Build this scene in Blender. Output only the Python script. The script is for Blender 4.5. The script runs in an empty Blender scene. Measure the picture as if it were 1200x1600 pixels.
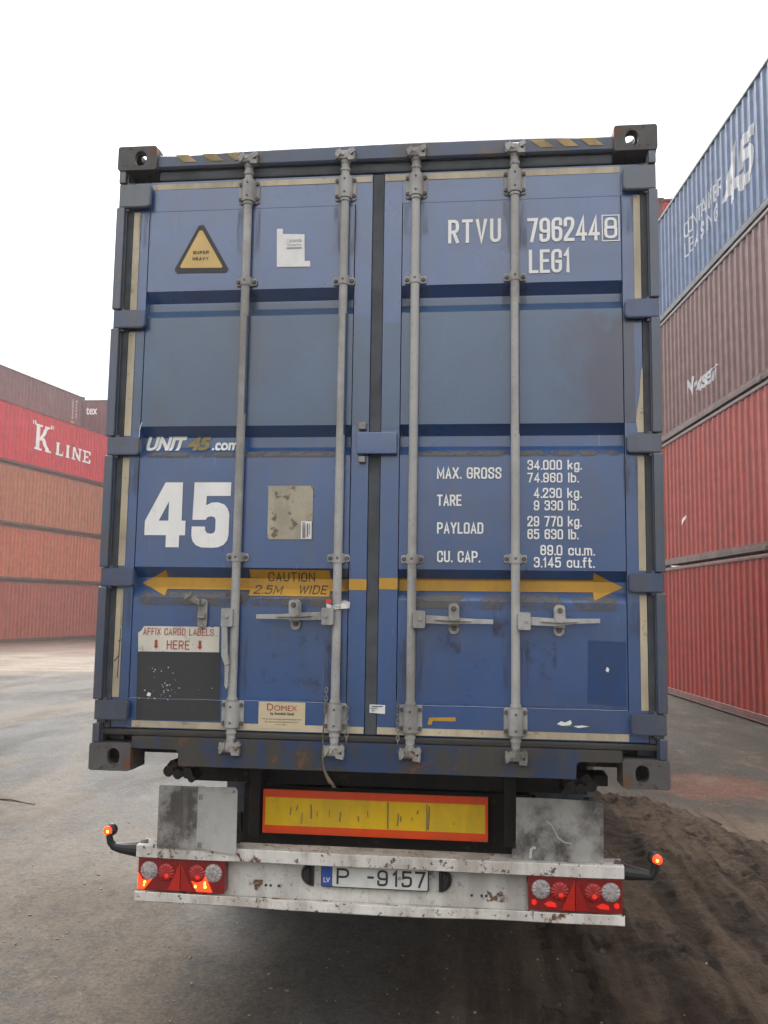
import bpy, bmesh, math, random
from mathutils import Vector, Matrix, noise
random.seed(7)
R = math.radians
S = bpy.context.scene
C = S.collection

# ------------------------------------------------------------------ camera, sky, sun, exposure
cam_d = bpy.data.cameras.new("camera")
cam = bpy.data.objects.new("camera", cam_d); C.objects.link(cam)
cam.location = (0.46466, -3.82496, 1.88399)
cam.rotation_euler = (1.678217, -0.014325, 0.106932)
cam_d.sensor_fit = 'VERTICAL'; cam_d.sensor_height = 36.0; cam_d.lens = 36.0 * 1375 / 1600
cam_d.clip_start = 0.05; cam_d.clip_end = 2000
S.camera = cam

SUN_EL, SUN_AZ = 52.0, -14.0        # the veiled sun stands ahead of the camera, a little left
W = bpy.data.worlds.new("World"); S.world = W; W.use_nodes = True
nt = W.node_tree; nt.nodes.clear()
out = nt.nodes.new("ShaderNodeOutputWorld"); bg = nt.nodes.new("ShaderNodeBackground")
sky = nt.nodes.new("ShaderNodeTexSky"); sky.sky_type = 'NISHITA'; sky.sun_disc = False
sky.sun_elevation = R(SUN_EL); sky.sun_rotation = R(SUN_AZ); sky.air_density = 1.0; sky.dust_density = 5.0
hs = nt.nodes.new("ShaderNodeHueSaturation"); hs.inputs["Saturation"].default_value = 0.06
gm = nt.nodes.new("ShaderNodeGamma"); gm.inputs[1].default_value = 0.12    # overcast evens the sky out
tc = nt.nodes.new("ShaderNodeTexCoord"); sx = nt.nodes.new("ShaderNodeSeparateXYZ")
cl = nt.nodes.new("ShaderNodeFloatCurve")                                  # overcast: high sky brighter than the horizon
cp = cl.mapping.curves[0].points
cp[0].location = (0.0, 0.34); cp[1].location = (1.0, 1.0); cp.new(0.10, 0.38); cp.new(0.25, 0.66); cp.new(0.48, 1.0); cl.mapping.update()
mu = nt.nodes.new("ShaderNodeVectorMath"); mu.operation = 'SCALE'
L = nt.links.new
L(sky.outputs[0], hs.inputs["Color"]); L(hs.outputs[0], gm.inputs[0])
L(tc.outputs["Generated"], sx.inputs[0]); L(sx.outputs["Z"], cl.inputs["Value"])
L(gm.outputs[0], mu.inputs[0]); L(cl.outputs[0], mu.inputs["Scale"])
L(mu.outputs[0], bg.inputs["Color"]); bg.inputs["Strength"].default_value = 0.15
L(bg.outputs[0], out.inputs["Surface"])

sun_d = bpy.data.lights.new("sun", 'SUN'); sun_d.energy = 1.0; sun_d.angle = R(35); sun_d.color = (1.0, 0.95, 0.88)
sun = bpy.data.objects.new("sun", sun_d); C.objects.link(sun)
sun.location = (-6, 20, 30)
sdir = Vector((math.sin(R(SUN_AZ)) * math.cos(R(SUN_EL)), math.cos(R(SUN_AZ)) * math.cos(R(SUN_EL)), math.sin(R(SUN_EL))))
sun.rotation_euler = sdir.to_track_quat('Z', 'Y').to_euler()

S.view_settings.view_transform = 'Standard'; S.view_settings.look = 'None'
S.view_settings.exposure = 3.4; S.view_settings.gamma = 1.0
try:
    S.cycles.use_denoising = True; S.cycles.max_bounces = 8; S.cycles.volume_bounces = 1
    S.cycles.sample_clamp_indirect = 6.0
except Exception: pass

# ------------------------------------------------------------------ materials
MATS = {}
def rgb(r, g, b):                      # sRGB 0-255 -> linear
    f = lambda c: (c/255/12.92 if c/255 <= 0.04045 else ((c/255+0.055)/1.055)**2.4)
    return (f(r), f(g), f(b), 1.0)
class N:
    def __init__(s, name):
        s.m = bpy.data.materials.new(name); s.m.use_nodes = True
        s.t = s.m.node_tree; s.p = s.t.nodes["Principled BSDF"]; s.o = s.t.nodes["Material Output"]
        s.co = s.t.nodes.new("ShaderNodeTexCoord").outputs["Object"]
    def n(s, typ, **k):
        x = s.t.nodes.new(typ)
        for a, v in k.items(): setattr(x, a, v)
        return x
    def l(s, a, b): s.t.links.new(a, b)
    def noise(s, scale, detail=6, rough=0.6, stretch=None, dist=0.0):
        x = s.n("ShaderNodeTexNoise"); x.inputs["Scale"].default_value = scale
        x.inputs["Detail"].default_value = detail; x.inputs["Roughness"].default_value = rough; x.inputs["Distortion"].default_value = dist
        if stretch:
            mp = s.n("ShaderNodeMapping"); mp.inputs["Scale"].default_value = stretch[:3]
            if len(stretch) > 3: mp.inputs["Rotation"].default_value = (0, 0, stretch[3])
            s.l(s.co, mp.inputs[0]); s.l(mp.outputs[0], x.inputs["Vector"])
        else: s.l(s.co, x.inputs["Vector"])
        return x.outputs["Fac"]
    def ramp(s, v, lo, hi, a=0.0, b=1.0):
        x = s.n("ShaderNodeMapRange"); x.interpolation_type = 'SMOOTHSTEP'
        for k, q in zip(("From Min", "From Max", "To Min", "To Max"), (lo, hi, a, b)): x.inputs[k].default_value = q
        s.l(v, x.inputs["Value"]); return x.outputs[0]
    def mix(s, f, a, b, mode='MIX'):
        x = s.n("ShaderNodeMix", data_type='RGBA', blend_type=mode)
        for i, v in ((0, f), (6, a), (7, b)):
            if hasattr(v, "links"): s.l(v, x.inputs[i])
            else: x.inputs[i].default_value = v
        return x.outputs[2]
    def math(s, op, a, b):
        x = s.n("ShaderNodeMath", operation=op)
        for i, v in enumerate((a, b)):
            if hasattr(v, "links"): s.l(v, x.inputs[i])
            else: x.inputs[i].default_value = v
        return x.outputs[0]
    def xyz(s):
        x = s.n("ShaderNodeSeparateXYZ"); s.l(s.co, x.inputs[0]); return x.outputs
    def done(s, col, rough=0.5, bump=None, bs=0.2, bd=0.005, metal=0.0, coat=0.0, spec=0.5):
        if hasattr(col, "links"): s.l(col, s.p.inputs["Base Color"])
        else: s.p.inputs["Base Color"].default_value = col
        if hasattr(rough, "links"): s.l(rough, s.p.inputs["Roughness"])
        else: s.p.inputs["Roughness"].default_value = rough
        s.p.inputs["Metallic"].default_value = metal; s.p.inputs["Coat Weight"].default_value = coat
        s.p.inputs["Coat Roughness"].default_value = 0.25; s.p.inputs["Coat IOR"].default_value = 1.8; s.p.inputs["Specular IOR Level"].default_value = spec
        if bump is not None:
            b = s.n("ShaderNodeBump"); b.inputs["Strength"].default_value = bs; b.inputs["Distance"].default_value = bd
            s.l(bump, b.inputs["Height"]); s.l(b.outputs[0], s.p.inputs["Normal"])
        return s.m

RUST = (0.10, 0.042, 0.02, 1); GRIME = (0.055, 0.05, 0.043, 1)
def paint(name, col, grime=0.35, rust=0.15, rough=0.42, coat=0.0, vary=0.25, streak=1.0, gcol=GRIME, rscale=9.0, bs=0.15, spec=0.5, dust=0.0, dcol=(0.12, 0.115, 0.11, 1), dent=0, sst=(9, 9, 0.9)):
    m = N(name)
    c2 = tuple(v * (1 - vary) for v in col[:3]) + (1,)
    c = m.mix(m.ramp(m.noise(2.3, 5), 0.35, 0.7), col, c2)
    fine = m.noise(38, 4)
    st = m.noise(1.0, 7, 0.65, sst); bl = m.noise(3.1, 8, 0.7)
    g = m.math('MULTIPLY', m.ramp(m.math('MULTIPLY', st, bl), 0.19, 0.36), grime * streak)
    c = m.mix(g, c, gcol)
    if dust:
        ds = m.math('ADD', m.math('MULTIPLY', m.noise(1.0, 8, 0.7, (14, 14, 0.6)), .5), m.math('MULTIPLY', m.noise(1.7, 9, 0.75), .5))
        c = m.mix(m.ramp(ds, 0.46, 0.66, 0, dust), c, dcol)
    spots = m.math('MULTIPLY', m.ramp(m.noise(rscale * 3, 4, 0.6), 0.60, 0.66), min(1, rust * 2.5))
    c = m.mix(spots, c, (RUST[0] * .6, RUST[1] * .7, RUST[2] * .9, 1))
    r = m.math('MULTIPLY', m.ramp(m.noise(rscale, 9, 0.72), 0.63 - 0.14 * rust, 0.68 - 0.12 * rust), min(1, rust * 4))
    c = m.mix(r, c, m.mix(m.noise(rscale * 6, 3), RUST, (RUST[0] * 1.5, RUST[1] * 1.45, RUST[2] * 1.4, 1)))
    rr = m.ramp(bl, 0.3, 0.7, rough - 0.08, rough + 0.14)
    h = m.math('ADD', fine, m.math('MULTIPLY', bl, 2.0))
    if dent:
        h = m.math('ADD', h, m.math('MULTIPLY', m.noise(2.6, 2, .4), 24.0))
        sc = m.ramp(m.noise(1.0, 3, .5, (60, 60, 2.2), 1.5), .735, .75, 0, .6); c = m.mix(sc, c, (.16, .18, .21, 1))
    return m.done(c, rr, h, bs, 0.004, coat=coat, spec=spec)
def plain(name, col, rough=0.5, metal=0.0, emit=None, es=0.0, vary=0.12, sc=20):
    m = N(name)
    c = m.mix(m.ramp(m.noise(sc, 5), 0.35, 0.68), col, tuple(v * (1 - vary) for v in col[:3]) + (1,))
    if emit:
        m.p.inputs["Emission Color"].default_value = emit; m.p.inputs["Emission Strength"].default_value = es
    return m.done(c, rough, metal=metal)

BLUE = (0.0035, 0.060, 0.215, 1)
M = {}
M['blue'] = paint("door_blue_paint", BLUE, grime=0.20, rust=0.05, rough=0.34, coat=1.0, dust=0.09, rscale=7, dent=1)
M['blue2'] = paint("frame_blue_paint", (0.034, 0.055, 0.105, 1), grime=0.75, rust=0.2, dust=.3, rough=0.45, coat=0.6)
M['blue3'] = paint("hinge_blue_paint", (0.018, 0.052, 0.15, 1), grime=0.7, rust=0.15, dust=.3, rough=.45, coat=.5)
M['sill'] = paint("dirty_sill_paint", (0.018, 0.04, 0.105, 1), grime=1.0, streak=1.9, rust=0.3, dust=.35, dcol=(.07, .066, .06, 1), rough=0.6, gcol=(0.045, 0.041, 0.035, 1))
M['cast'] = paint("worn_casting", (0.088, 0.083, 0.084, 1), grime=0.6, rust=0.5, rough=0.7, bs=0.5)
M['over'] = paint("overpaint_grey_blue", (0.021, 0.068, 0.155, 1), grime=0.25, dust=.12, rust=0.0, rough=0.42, coat=0.8, bs=0.3)
def overpaint_right():
    m = N("overpaint_right_door"); o = m.xyz()
    n = m.math('MULTIPLY', m.math('SUBTRACT', m.noise(5, 6, .6), .5), .5)
    k = m.math('MULTIPLY', m.ramp(m.math('ADD', o[0], n), .74, .98), m.ramp(m.math('ADD', o[2], n), 2.07, 1.98))
    c = m.mix(m.ramp(m.noise(2.3, 6), .35, .7), (0.021, 0.068, 0.155, 1), (0.016, 0.054, 0.130, 1))
    c = m.mix(k, c, (0.016, 0.022, 0.062, 1))
    k2 = m.ramp(m.noise(1.0, 6, .7, (12, 12, 1.5)), .6, .72, 0, .35); c = m.mix(k2, c, (.10, .12, .15, 1))
    return m.done(c, .42, m.noise(90, 4), .35, .003, coat=.8)
M['over_r'] = overpaint_right()
M['boltd'] = paint("rusty_bolt", (0.11, 0.10, 0.09, 1), grime=.5, rust=.5, rough=.6, rscale=40)
def smudge(name, col, a=.6, lo=.45, hi=.62, sc=9, stretch=None):
    m = N(name); al = m.math('MULTIPLY', m.ramp(m.noise(sc, 7, .7, stretch), lo, hi), a)
    g = m.n("ShaderNodeTexCoord").outputs["Generated"]; sp = m.n("ShaderNodeSeparateXYZ"); m.l(g, sp.inputs[0])
    for ax in ("X", "Z"):
        q = m.math('MULTIPLY', sp.outputs[ax], m.math('SUBTRACT', 1.0, sp.outputs[ax]))
        al = m.math('MULTIPLY', al, m.ramp(q, 0.0, .16 if ax == "Z" else .06))
    m.l(al, m.p.inputs["Alpha"]); return m.done(col, .75)
M['smear'] = paint("overpaint_dark", (0.026, 0.04, 0.085, 1), grime=0.25, rust=0.0, rough=0.45, coat=.5, bs=0.3)
M['patch'] = paint("retouch_blue", (0.008, 0.053, 0.185, 1), grime=0.3, rust=0.03, rough=0.55)
M['rubber'] = plain("black_rubber", (0.066, 0.074, 0.084, 1), 0.75, vary=0.4, sc=8)
M['galv'] = paint("galvanised_steel", (0.41, 0.405, 0.39, 1), grime=0.5, rust=0.1, rough=0.5, rscale=30, gcol=(0.10, 0.085, 0.07, 1), bs=0.35)
M['galvd'] = paint("dirty_galvanised", (0.31, 0.30, 0.275, 1), grime=0.8, rust=0.35, rough=0.6, rscale=30, bs=0.5)
M['cream'] = paint("cream_reflective_tape", (0.56, 0.48, 0.34, 1), grime=0.3, rust=0.14, rough=0.4, rscale=7)
M['white'] = paint("white_lettering", (0.82, 0.82, 0.80, 1), grime=0.08, rust=0.03, rough=0.45, vary=0.06)
M['fadewhite'] = paint("faded_lettering", (0.52, 0.54, 0.57, 1), grime=0.3, rust=0.0, rough=.6)
M['yellow'] = paint("yellow_film", (0.50, 0.27, 0.028, 1), grime=0.22, rust=0.05, rough=0.45, vary=0.15)
M['sign_yellow'] = paint("yellow_sign_film", (0.62, 0.43, 0.15, 1), grime=0.1, rust=0.0, rough=0.45)
M['tan'] = paint("tan_print", (0.34, 0.27, 0.10, 1), grime=0.3, rust=0.0)
M['dark'] = plain("dark_print", (0.035, 0.033, 0.03, 1), 0.6)
M['paper'] = plain("white_paper", (0.74, 0.74, 0.72, 1), 0.6, vary=0.08)
M['paleyellow'] = paint("aged_label", (0.56, 0.47, 0.31, 1), grime=0.15, rust=0.03, rough=0.4)
M['sheet'] = paint("stained_metal_sheet", (0.40, 0.36, 0.27, 1), grime=0.35, rust=0.3, rough=0.3, rscale=5, gcol=(.12, .10, .07, 1))
M['redprint'] = plain("red_print", (0.36, 0.045, 0.03, 1), 0.5)
M['black'] = paint("black_square_paint", (0.032, 0.033, 0.035, 1), grime=0.25, rust=0.0, rough=0.5, gcol=(0.05, 0.05, 0.05, 1))
M['labelwhite'] = paint("dirty_white_label", (0.66, 0.62, 0.53, 1), grime=0.15, rust=0.12, rough=0.45, rscale=6)
M['bump'] = paint("bumper_white_paint", (0.68, 0.66, 0.62, 1), grime=0.45, rust=0.16, rough=0.5, rscale=12, gcol=(0.20, 0.17, 0.14, 1))
M['lip'] = paint("bumper_edge_paint", (0.74, 0.71, 0.66, 1), grime=0.5, rust=0.36, rough=0.5, rscale=13, gcol=(0.20, 0.16, 0.12, 1))
M['alu'] = paint("dull_aluminium", (0.40, 0.39, 0.365, 1), grime=1.0, streak=1.2, rust=0.08, rough=0.5, gcol=(0.075, 0.068, 0.06, 1), sst=(5, 5, 3.5), dust=.5, dcol=(.36, .35, .33, 1))
M['chassis'] = paint("black_chassis_paint", (0.02, 0.019, 0.018, 1), grime=0.5, rust=0.2, rough=0.65, gcol=(.045, .038, .03, 1))
M['rred'] = paint("board_red", (0.98, 0.095, 0.012, 1), grime=0.12, rust=0.0, rough=0.35, vary=.1)
M['ryel'] = paint("board_yellow", (0.98, 0.62, 0.012, 1), grime=0.2, rust=0.0, rough=0.35, vary=.1)
M['lens'] = plain("red_lens", (0.34, 0.016, 0.014, 1), 0.3)
M['lensd'] = plain("dark_red_housing", (0.22, 0.016, 0.015, 1), 0.35)
M['reflex'] = plain("red_reflector", (0.55, 0.03, 0.02, 1), 0.2, sc=120, vary=.3)
M['clear'] = plain("clear_lens", (0.42, 0.38, 0.37, 1), 0.15, vary=.5, sc=70)
M['lit'] = plain("lit_lamp", (0.6, 0.03, 0.015, 1), 0.3, emit=(1.0, 0.045, 0.008, 1), es=0.24)
M['hot'] = plain("lit_bulb", (0.9, 0.4, 0.05, 1), 0.3, emit=(1.0, 0.30, 0.04, 1), es=0.7)
M['glow'] = plain("lens_glint_glow", (0.7, 0.03, 0.02, 1), 0.2, emit=(1.0, 0.03, 0.012, 1), es=0.035)  # weak glow standing in for red glints on the lamp lenses
M['npl'] = plain("plate_white", (0.66, 0.66, 0.63, 1), 0.4)
M['npb'] = plain("plate_blue", (0.03, 0.09, 0.38, 1), 0.4)
M['tyre'] = plain("tyre_rubber", (0.02, 0.019, 0.018, 1), 0.85, vary=.4, sc=14)
M['plastic'] = plain("black_plastic", (0.022, 0.022, 0.023, 1), 0.5)

# ------------------------------------------------------------------ mesh helpers
def obj(name, bm, mat, parent=None, loc=None, sharp=24, label=None):
    me = bpy.data.meshes.new(name)
    bmesh.ops.recalc_face_normals(bm, faces=bm.faces)
    bm.to_mesh(me); bm.free()
    mats = mat if isinstance(mat, (list, tuple)) else [mat]
    for m in mats: me.materials.append(m)
    if sharp:
        for p in me.polygons: p.use_smooth = True
        me.set_sharp_from_angle(angle=R(sharp))
    o = bpy.data.objects.new(name, me); C.objects.link(o)
    if 0 < sharp < 90:
        w = o.modifiers.new('wn', 'WEIGHTED_NORMAL'); w.keep_sharp = True
    if parent: o.parent = parent
    if loc: o.location = loc
    if label: o["label"] = label
    return o
def thing(name, label, cat, loc=(0, 0, 0), rot=(0, 0, 0), group=None):
    o = bpy.data.objects.new(name, None); C.objects.link(o); o.empty_display_size = 0.2
    o.location = loc; o.rotation_euler = rot
    o["label"] = label; o["category"] = cat
    if group: o["group"] = group
    return o
def tag(o, label=None, cat=None, group=None, kind=None):
    for k, v in (("label", label), ("category", cat), ("group", group), ("kind", kind)):
        if v: o[k] = v
    return o
def B(): return bmesh.new()
def box(bm, x0, x1, y0, y1, z0, z1, bev=0.0, seg=2, mi=0):
    vs = [bm.verts.new((x, y, z)) for x in (x0, x1) for y in (y0, y1) for z in (z0, z1)]
    fs = [bm.faces.new([vs[i] for i in q]) for q in ((0, 1, 3, 2), (4, 6, 7, 5), (0, 4, 5, 1), (2, 3, 7, 6), (0, 2, 6, 4), (1, 5, 7, 3))]
    for f in fs: f.material_index = mi
    if bev:
        es = list({e for f in fs for e in f.edges})
        r = bmesh.ops.bevel(bm, geom=es, offset=bev, segments=seg, affect='EDGES', profile=0.5)
        for f in r['faces']: f.material_index = mi
    return vs
def cyl(bm, p0, p1, r0, r1=None, n=16, caps=True, mi=0):
    r1 = r0 if r1 is None else r1
    a, b = Vector(p0), Vector(p1); d = (b - a).normalized()
    u = d.orthogonal().normalized(); v = d.cross(u)
    ra = [bm.verts.new(a + (u * math.cos(t) + v * math.sin(t)) * r0) for t in [2 * math.pi * i / n for i in range(n)]]
    rb = [bm.verts.new(b + (u * math.cos(t) + v * math.sin(t)) * r1) for t in [2 * math.pi * i / n for i in range(n)]]
    for i in range(n):
        bm.faces.new((ra[i], ra[(i + 1) % n], rb[(i + 1) % n], rb[i])).material_index = mi
    if caps:
        bm.faces.new(ra[::-1]).material_index = mi; bm.faces.new(rb).material_index = mi
def tube(bm, pts, r, n=8):
    pts = [Vector(p) for p in pts]; prev = None; rings = []
    u = None
    for i, p in enumerate(pts):
        d = (pts[min(i + 1, len(pts) - 1)] - pts[max(i - 1, 0)]).normalized()
        if u is None: u = d.orthogonal().normalized()
        u = (u - d * u.dot(d)).normalized(); v = d.cross(u)
        rr = r[i] if isinstance(r, (list, tuple)) else r
        rings.append([bm.verts.new(p + (u * math.cos(t) + v * math.sin(t)) * rr) for t in [2 * math.pi * k / n for k in range(n)]])
    for a, b in zip(rings, rings[1:]):
        for k in range(n): bm.faces.new((a[k], a[(k + 1) % n], b[(k + 1) % n], b[k]))
    bm.faces.new(rings[0][::-1]); bm.faces.new(rings[-1])
def sph(bm, c, r, sx=1, sy=1, sz=1, u=14, v=9):
    bmesh.ops.create_uvsphere(bm, u_segments=u, v_segments=v, radius=r, matrix=Matrix.Translation(c) @ Matrix.Diagonal((sx, sy, sz, 1)))
def prism(bm, poly, a0, a1, axis='y', holes=(), mi=0):
    """polygon (two coordinates) extruded along axis from a0 to a1; holes cut through"""
    P = {'y': lambda p, a: (p[0], a, p[1]), 'z': lambda p, a: (p[0], p[1], a), 'x': lambda p, a: (a, p[0], p[1])}[axis]
    loops = [poly] + list(holes)
    if not holes:
        f0 = [bm.verts.new(P(p, a0)) for p in poly]; f1 = [bm.verts.new(P(p, a1)) for p in poly]
        fs = [bm.faces.new(f0), bm.faces.new(f1[::-1])]
        n = len(poly)
        fs += [bm.faces.new((f0[i], f0[(i + 1) % n], f1[(i + 1) % n], f1[i])) for i in range(n)]
        for f in fs: f.material_index = mi
        return
    for a in (a0, a1):
        es = []
        for lp in loops:
            vs = [bm.verts.new(P(p, a)) for p in lp]
            es += [bm.edges.new((vs[i], vs[(i + 1) % len(vs)])) for i in range(len(vs))]
        bmesh.ops.triangle_fill(bm, edges=es, use_beauty=True)
    for lp in loops:
        v0 = [bm.verts.new(P(p, a0)) for p in lp]; v1 = [bm.verts.new(P(p, a1)) for p in lp]; n = len(lp)
        for i in range(n): bm.faces.new((v0[i], v0[(i + 1) % n], v1[(i + 1) % n], v1[i]))
    bmesh.ops.remove_doubles(bm, verts=bm.verts, dist=1e-5)
def rect(x0, x1, z0, z1): return [(x0, z0), (x1, z0), (x1, z1), (x0, z1)]
def rrect(x0, x1, z0, z1, r, n=5, corners=(1, 1, 1, 1)):
    o = []
    for (cx, cz, a), on in zip(((x1 - r, z0 + r, -90), (x1 - r, z1 - r, 0), (x0 + r, z1 - r, 90), (x0 + r, z0 + r, 180)), corners):
        if on: o += [(cx + r * math.cos(R(a + 90 * k / n)), cz + r * math.sin(R(a + 90 * k / n))) for k in range(n + 1)]
        else: o.append((cx + (r if a in (-90, 0) else -r), cz + (r if a in (0, 90) else -r)))
    return o
def stadium(cx, cz, w, h, n=8):
    r = w / 2
    return [(cx + r * math.cos(R(180 * k / n)), cz + h / 2 - r + r * math.sin(R(180 * k / n))) for k in range(n + 1)] + \
           [(cx + r * math.cos(R(180 + 180 * k / n)), cz - h / 2 + r + r * math.sin(R(180 + 180 * k / n))) for k in range(n + 1)]
def circle(cx, cz, r, n=20): return [(cx + r * math.cos(2 * math.pi * k / n), cz + r * math.sin(2 * math.pi * k / n)) for k in range(n)]

def flat(bm, poly, holes=(), y=0.0, mi=0):
    """a flat sheet in the x-z plane at depth y (film, paint, lettering)"""
    es = []
    for lp in [poly] + list(holes):
        vs = [bm.verts.new((p[0], y, p[1])) for p in lp]
        es += [bm.edges.new((vs[i], vs[(i + 1) % len(vs)])) for i in range(len(vs))]
    r = bmesh.ops.triangle_fill(bm, edges=es, use_beauty=True)
    for g in r['geom']:
        if isinstance(g, bmesh.types.BMFace): g.material_index = mi
def drape(bm, fn, zs=(), xs=(), off=0.003):
    """cut a flat sheet along fold lines and lay it on the surface y = fn(x, z)"""
    for z in zs:
        bmesh.ops.bisect_plane(bm, geom=bm.verts[:] + bm.edges[:] + bm.faces[:], plane_co=(0, 0, z), plane_no=(0, 0, 1))
    for x in xs:
        bmesh.ops.bisect_plane(bm, geom=bm.verts[:] + bm.edges[:] + bm.faces[:], plane_co=(x, 0, 0), plane_no=(1, 0, 0))
    for v in bm.verts: v.co.y += fn(v.co.x, v.co.z) - off

def text_mesh(s, sq=0.6, bold=0.0, shear=0.0):
    """lettering as flat geometry: the built-in font, narrowed and then thickened"""
    cu = bpy.data.curves.new("t", 'FONT'); cu.body = s; cu.size = 1; cu.shear = shear
    o = bpy.data.objects.new("t", cu); C.objects.link(o)
    dg = bpy.context.evaluated_depsgraph_get(); dg.update()
    c2 = o.evaluated_get(dg).to_curve(dg).copy()
    for sp in c2.splines:
        for p in sp.bezier_points:
            p.handle_left_type = p.handle_right_type = 'FREE'
        for p in sp.bezier_points:
            for q in ('co', 'handle_left', 'handle_right'):
                v = getattr(p, q).copy(); v.x *= sq; setattr(p, q, v)
        for p in sp.points: p.co.x *= sq
    c2.dimensions = '2D'; c2.fill_mode = 'BOTH'; c2.offset = bold; c2.resolution_u = 4
    o2 = bpy.data.objects.new("t2", c2); C.objects.link(o2)
    dg = bpy.context.evaluated_depsgraph_get(); dg.update()
    me = bpy.data.meshes.new_from_object(o2.evaluated_get(dg))
    bpy.data.objects.remove(o); bpy.data.objects.remove(o2); bpy.data.curves.remove(cu); bpy.data.curves.remove(c2)
    return me
def text(bm, s, x0, x1, z0, z1, sq=0.6, bold=0.012, shear=0.0, y=0.0, mi=0):
    me = text_mesh(s, sq, bold, shear)
    xs = [v.co.x for v in me.vertices]; zs = [v.co.y for v in me.vertices]
    a, b, c, d = min(xs), max(xs), min(zs), max(zs)
    vs = [bm.verts.new((x0 + (v.co.x - a) / (b - a) * (x1 - x0), y, z0 + (v.co.y - c) / (d - c) * (z1 - z0))) for v in me.vertices]
    for p in me.polygons:
        try: bm.faces.new([vs[i] for i in p.vertices]).material_index = mi
        except ValueError: pass
    bpy.data.meshes.remove(me)

# narrow sign-writer's capitals drawn with one even stroke; a third value 1 rounds the corner
G = {
'A': (1, [[(0,0),(.5,1),(1,0)], [(.16,.29),(.84,.29)]]), 'B': (1, [[(0,0),(0,1),(.95,1,1),(.95,.53,1),(0,.53)], [(.5,.53),(1,.53,1),(1,0,1),(0,0)]]),
'C': (1, [[(1,.70),(1,1,1),(0,1,1),(0,0,1),(1,0,1),(1,.30)]]), 'D': (1, [[(0,0),(0,1),(1,1,1),(1,0,1),(0,0)]]),
'E': (.9, [[(1,1),(0,1),(0,0),(1,0)], [(0,.52),(.86,.52)]]), 'F': (.85, [[(1,1),(0,1),(0,0)], [(0,.5),(.85,.5)]]),
'G': (1, [[(1,.72),(1,1,1),(0,1,1),(0,0,1),(1,0,1),(1,.47),(.55,.47)]]), 'H': (1, [[(0,0),(0,1)], [(1,0),(1,1)], [(0,.52),(1,.52)]]),
'I': (.02, [[(.5,0),(.5,1)]]), 'K': (1, [[(0,0),(0,1)], [(1,1),(.05,.42)], [(.35,.6),(1,0)]]), 'L': (.85, [[(0,1),(0,0),(1,0)]]),
'M': (1.3, [[(0,0),(0,1),(.5,.2),(1,1),(1,0)]]), 'N': (1.05, [[(0,0),(0,1),(1,0),(1,1)]]), 'O': (1, [[(.5,0),(0,0,1),(0,1,1),(1,1,1),(1,0,1),(.5,0)]]),
'P': (1, [[(0,0),(0,1),(1,1,1),(1,.45,1),(0,.45)]]), 'R': (1, [[(0,0),(0,1),(1,1,1),(1,.47,1),(0,.47)], [(.5,.47),(1,0)]]),
'S': (1, [[(1,.74),(1,1,1),(0,1,1),(0,.56,1),(1,.46,1),(1,0,1),(0,0,1),(0,.26)]]), 'T': (1, [[(0,1),(1,1)], [(.5,1),(.5,0)]]),
'U': (1, [[(0,1),(0,0,1),(1,0,1),(1,1)]]), 'V': (1.05, [[(0,1),(.5,0),(1,1)]]), 'W': (1.5, [[(0,1),(.25,0),(.5,.9),(.75,0),(1,1)]]),
'X': (1.05, [[(0,0),(1,1)], [(0,1),(1,0)]]), 'Y': (1.05, [[(0,1),(.5,.45),(1,1)], [(.5,.45),(.5,0)]]),
'0': (1, [[(.5,0),(0,0,1),(0,1,1),(1,1,1),(1,0,1),(.5,0)]]), '1': (.5, [[(.75,0),(.75,1),(0,.74)]]),
'2': (1, [[(0,.70),(0,1,1),(1,1,1),(1,.62,1),(0,.08),(0,0),(1,0)]]), '3': (1, [[(0,.75),(0,1,1),(1,1,1),(1,.53,1),(.4,.53)], [(.5,.53),(1,.53,1),(1,0,1),(0,0,1),(0,.18)]]),
'4': (1.05, [[(.72,0),(.72,1),(0,.24),(1,.24)]]), '5': (1, [[(.95,1),(.06,1),(.06,.56),(.35,.62),(1,.62,1),(1,0,1),(0,0,1),(0,.15)]]),
'6': (1, [[(1,.76),(1,1,1),(0,1,1),(0,0,1),(1,0,1),(1,.57,1),(.1,.57)]]), '7': (1, [[(0,1),(1,1),(.38,0)]]),
'8': (1, [[(.5,.53),(.04,.53,1),(.04,1,1),(.96,1,1),(.96,.53,1),(.5,.53)], [(.5,.53),(0,.53,1),(0,0,1),(1,0,1),(1,.53,1),(.5,.53)]]),
'9': (1, [[(0,.24),(0,0,1),(1,0,1),(1,1,1),(0,1,1),(0,.43,1),(.9,.43)]]),
'k': (.95, [[(0,0),(0,1)], [(.95,.68),(.1,.28)], [(.4,.45),(1,0)]]), 'l': (.02, [[(.5,0),(.5,1)]]), 'b': (.95, [[(0,1),(0,0),(1,0,1),(1,.68,1),(0,.68)]]),
'g': (.95, [[(1,0),(0,0,1),(0,.68,1),(1,.68),(1,-.3,1),(.05,-.3,1),(.05,-.14)]]), 'c': (.95, [[(1,.48),(1,.68,1),(0,.68,1),(0,0,1),(1,0,1),(1,.2)]]),
'u': (.95, [[(0,.68),(0,0,1),(1,0,1)], [(1,.68),(1,0)]]), 'm': (1.5, [[(0,0),(0,.68),(.5,.68,1),(.5,0)], [(.4,.68),(1,.68,1),(1,0)]]),
'f': (.6, [[(.35,0),(.35,1,1),(1,1)], [(0,.68),(.9,.68)]]), 't': (.6, [[(.35,.95),(.35,0,1),(1,0)], [(0,.68),(.9,.68)]]), '.': (.02, [[(.5,0),(.5,.012)]]), '-': (.6, [[(0,.5),(1,.5)]]), ' ': (.45, [])}
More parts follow.
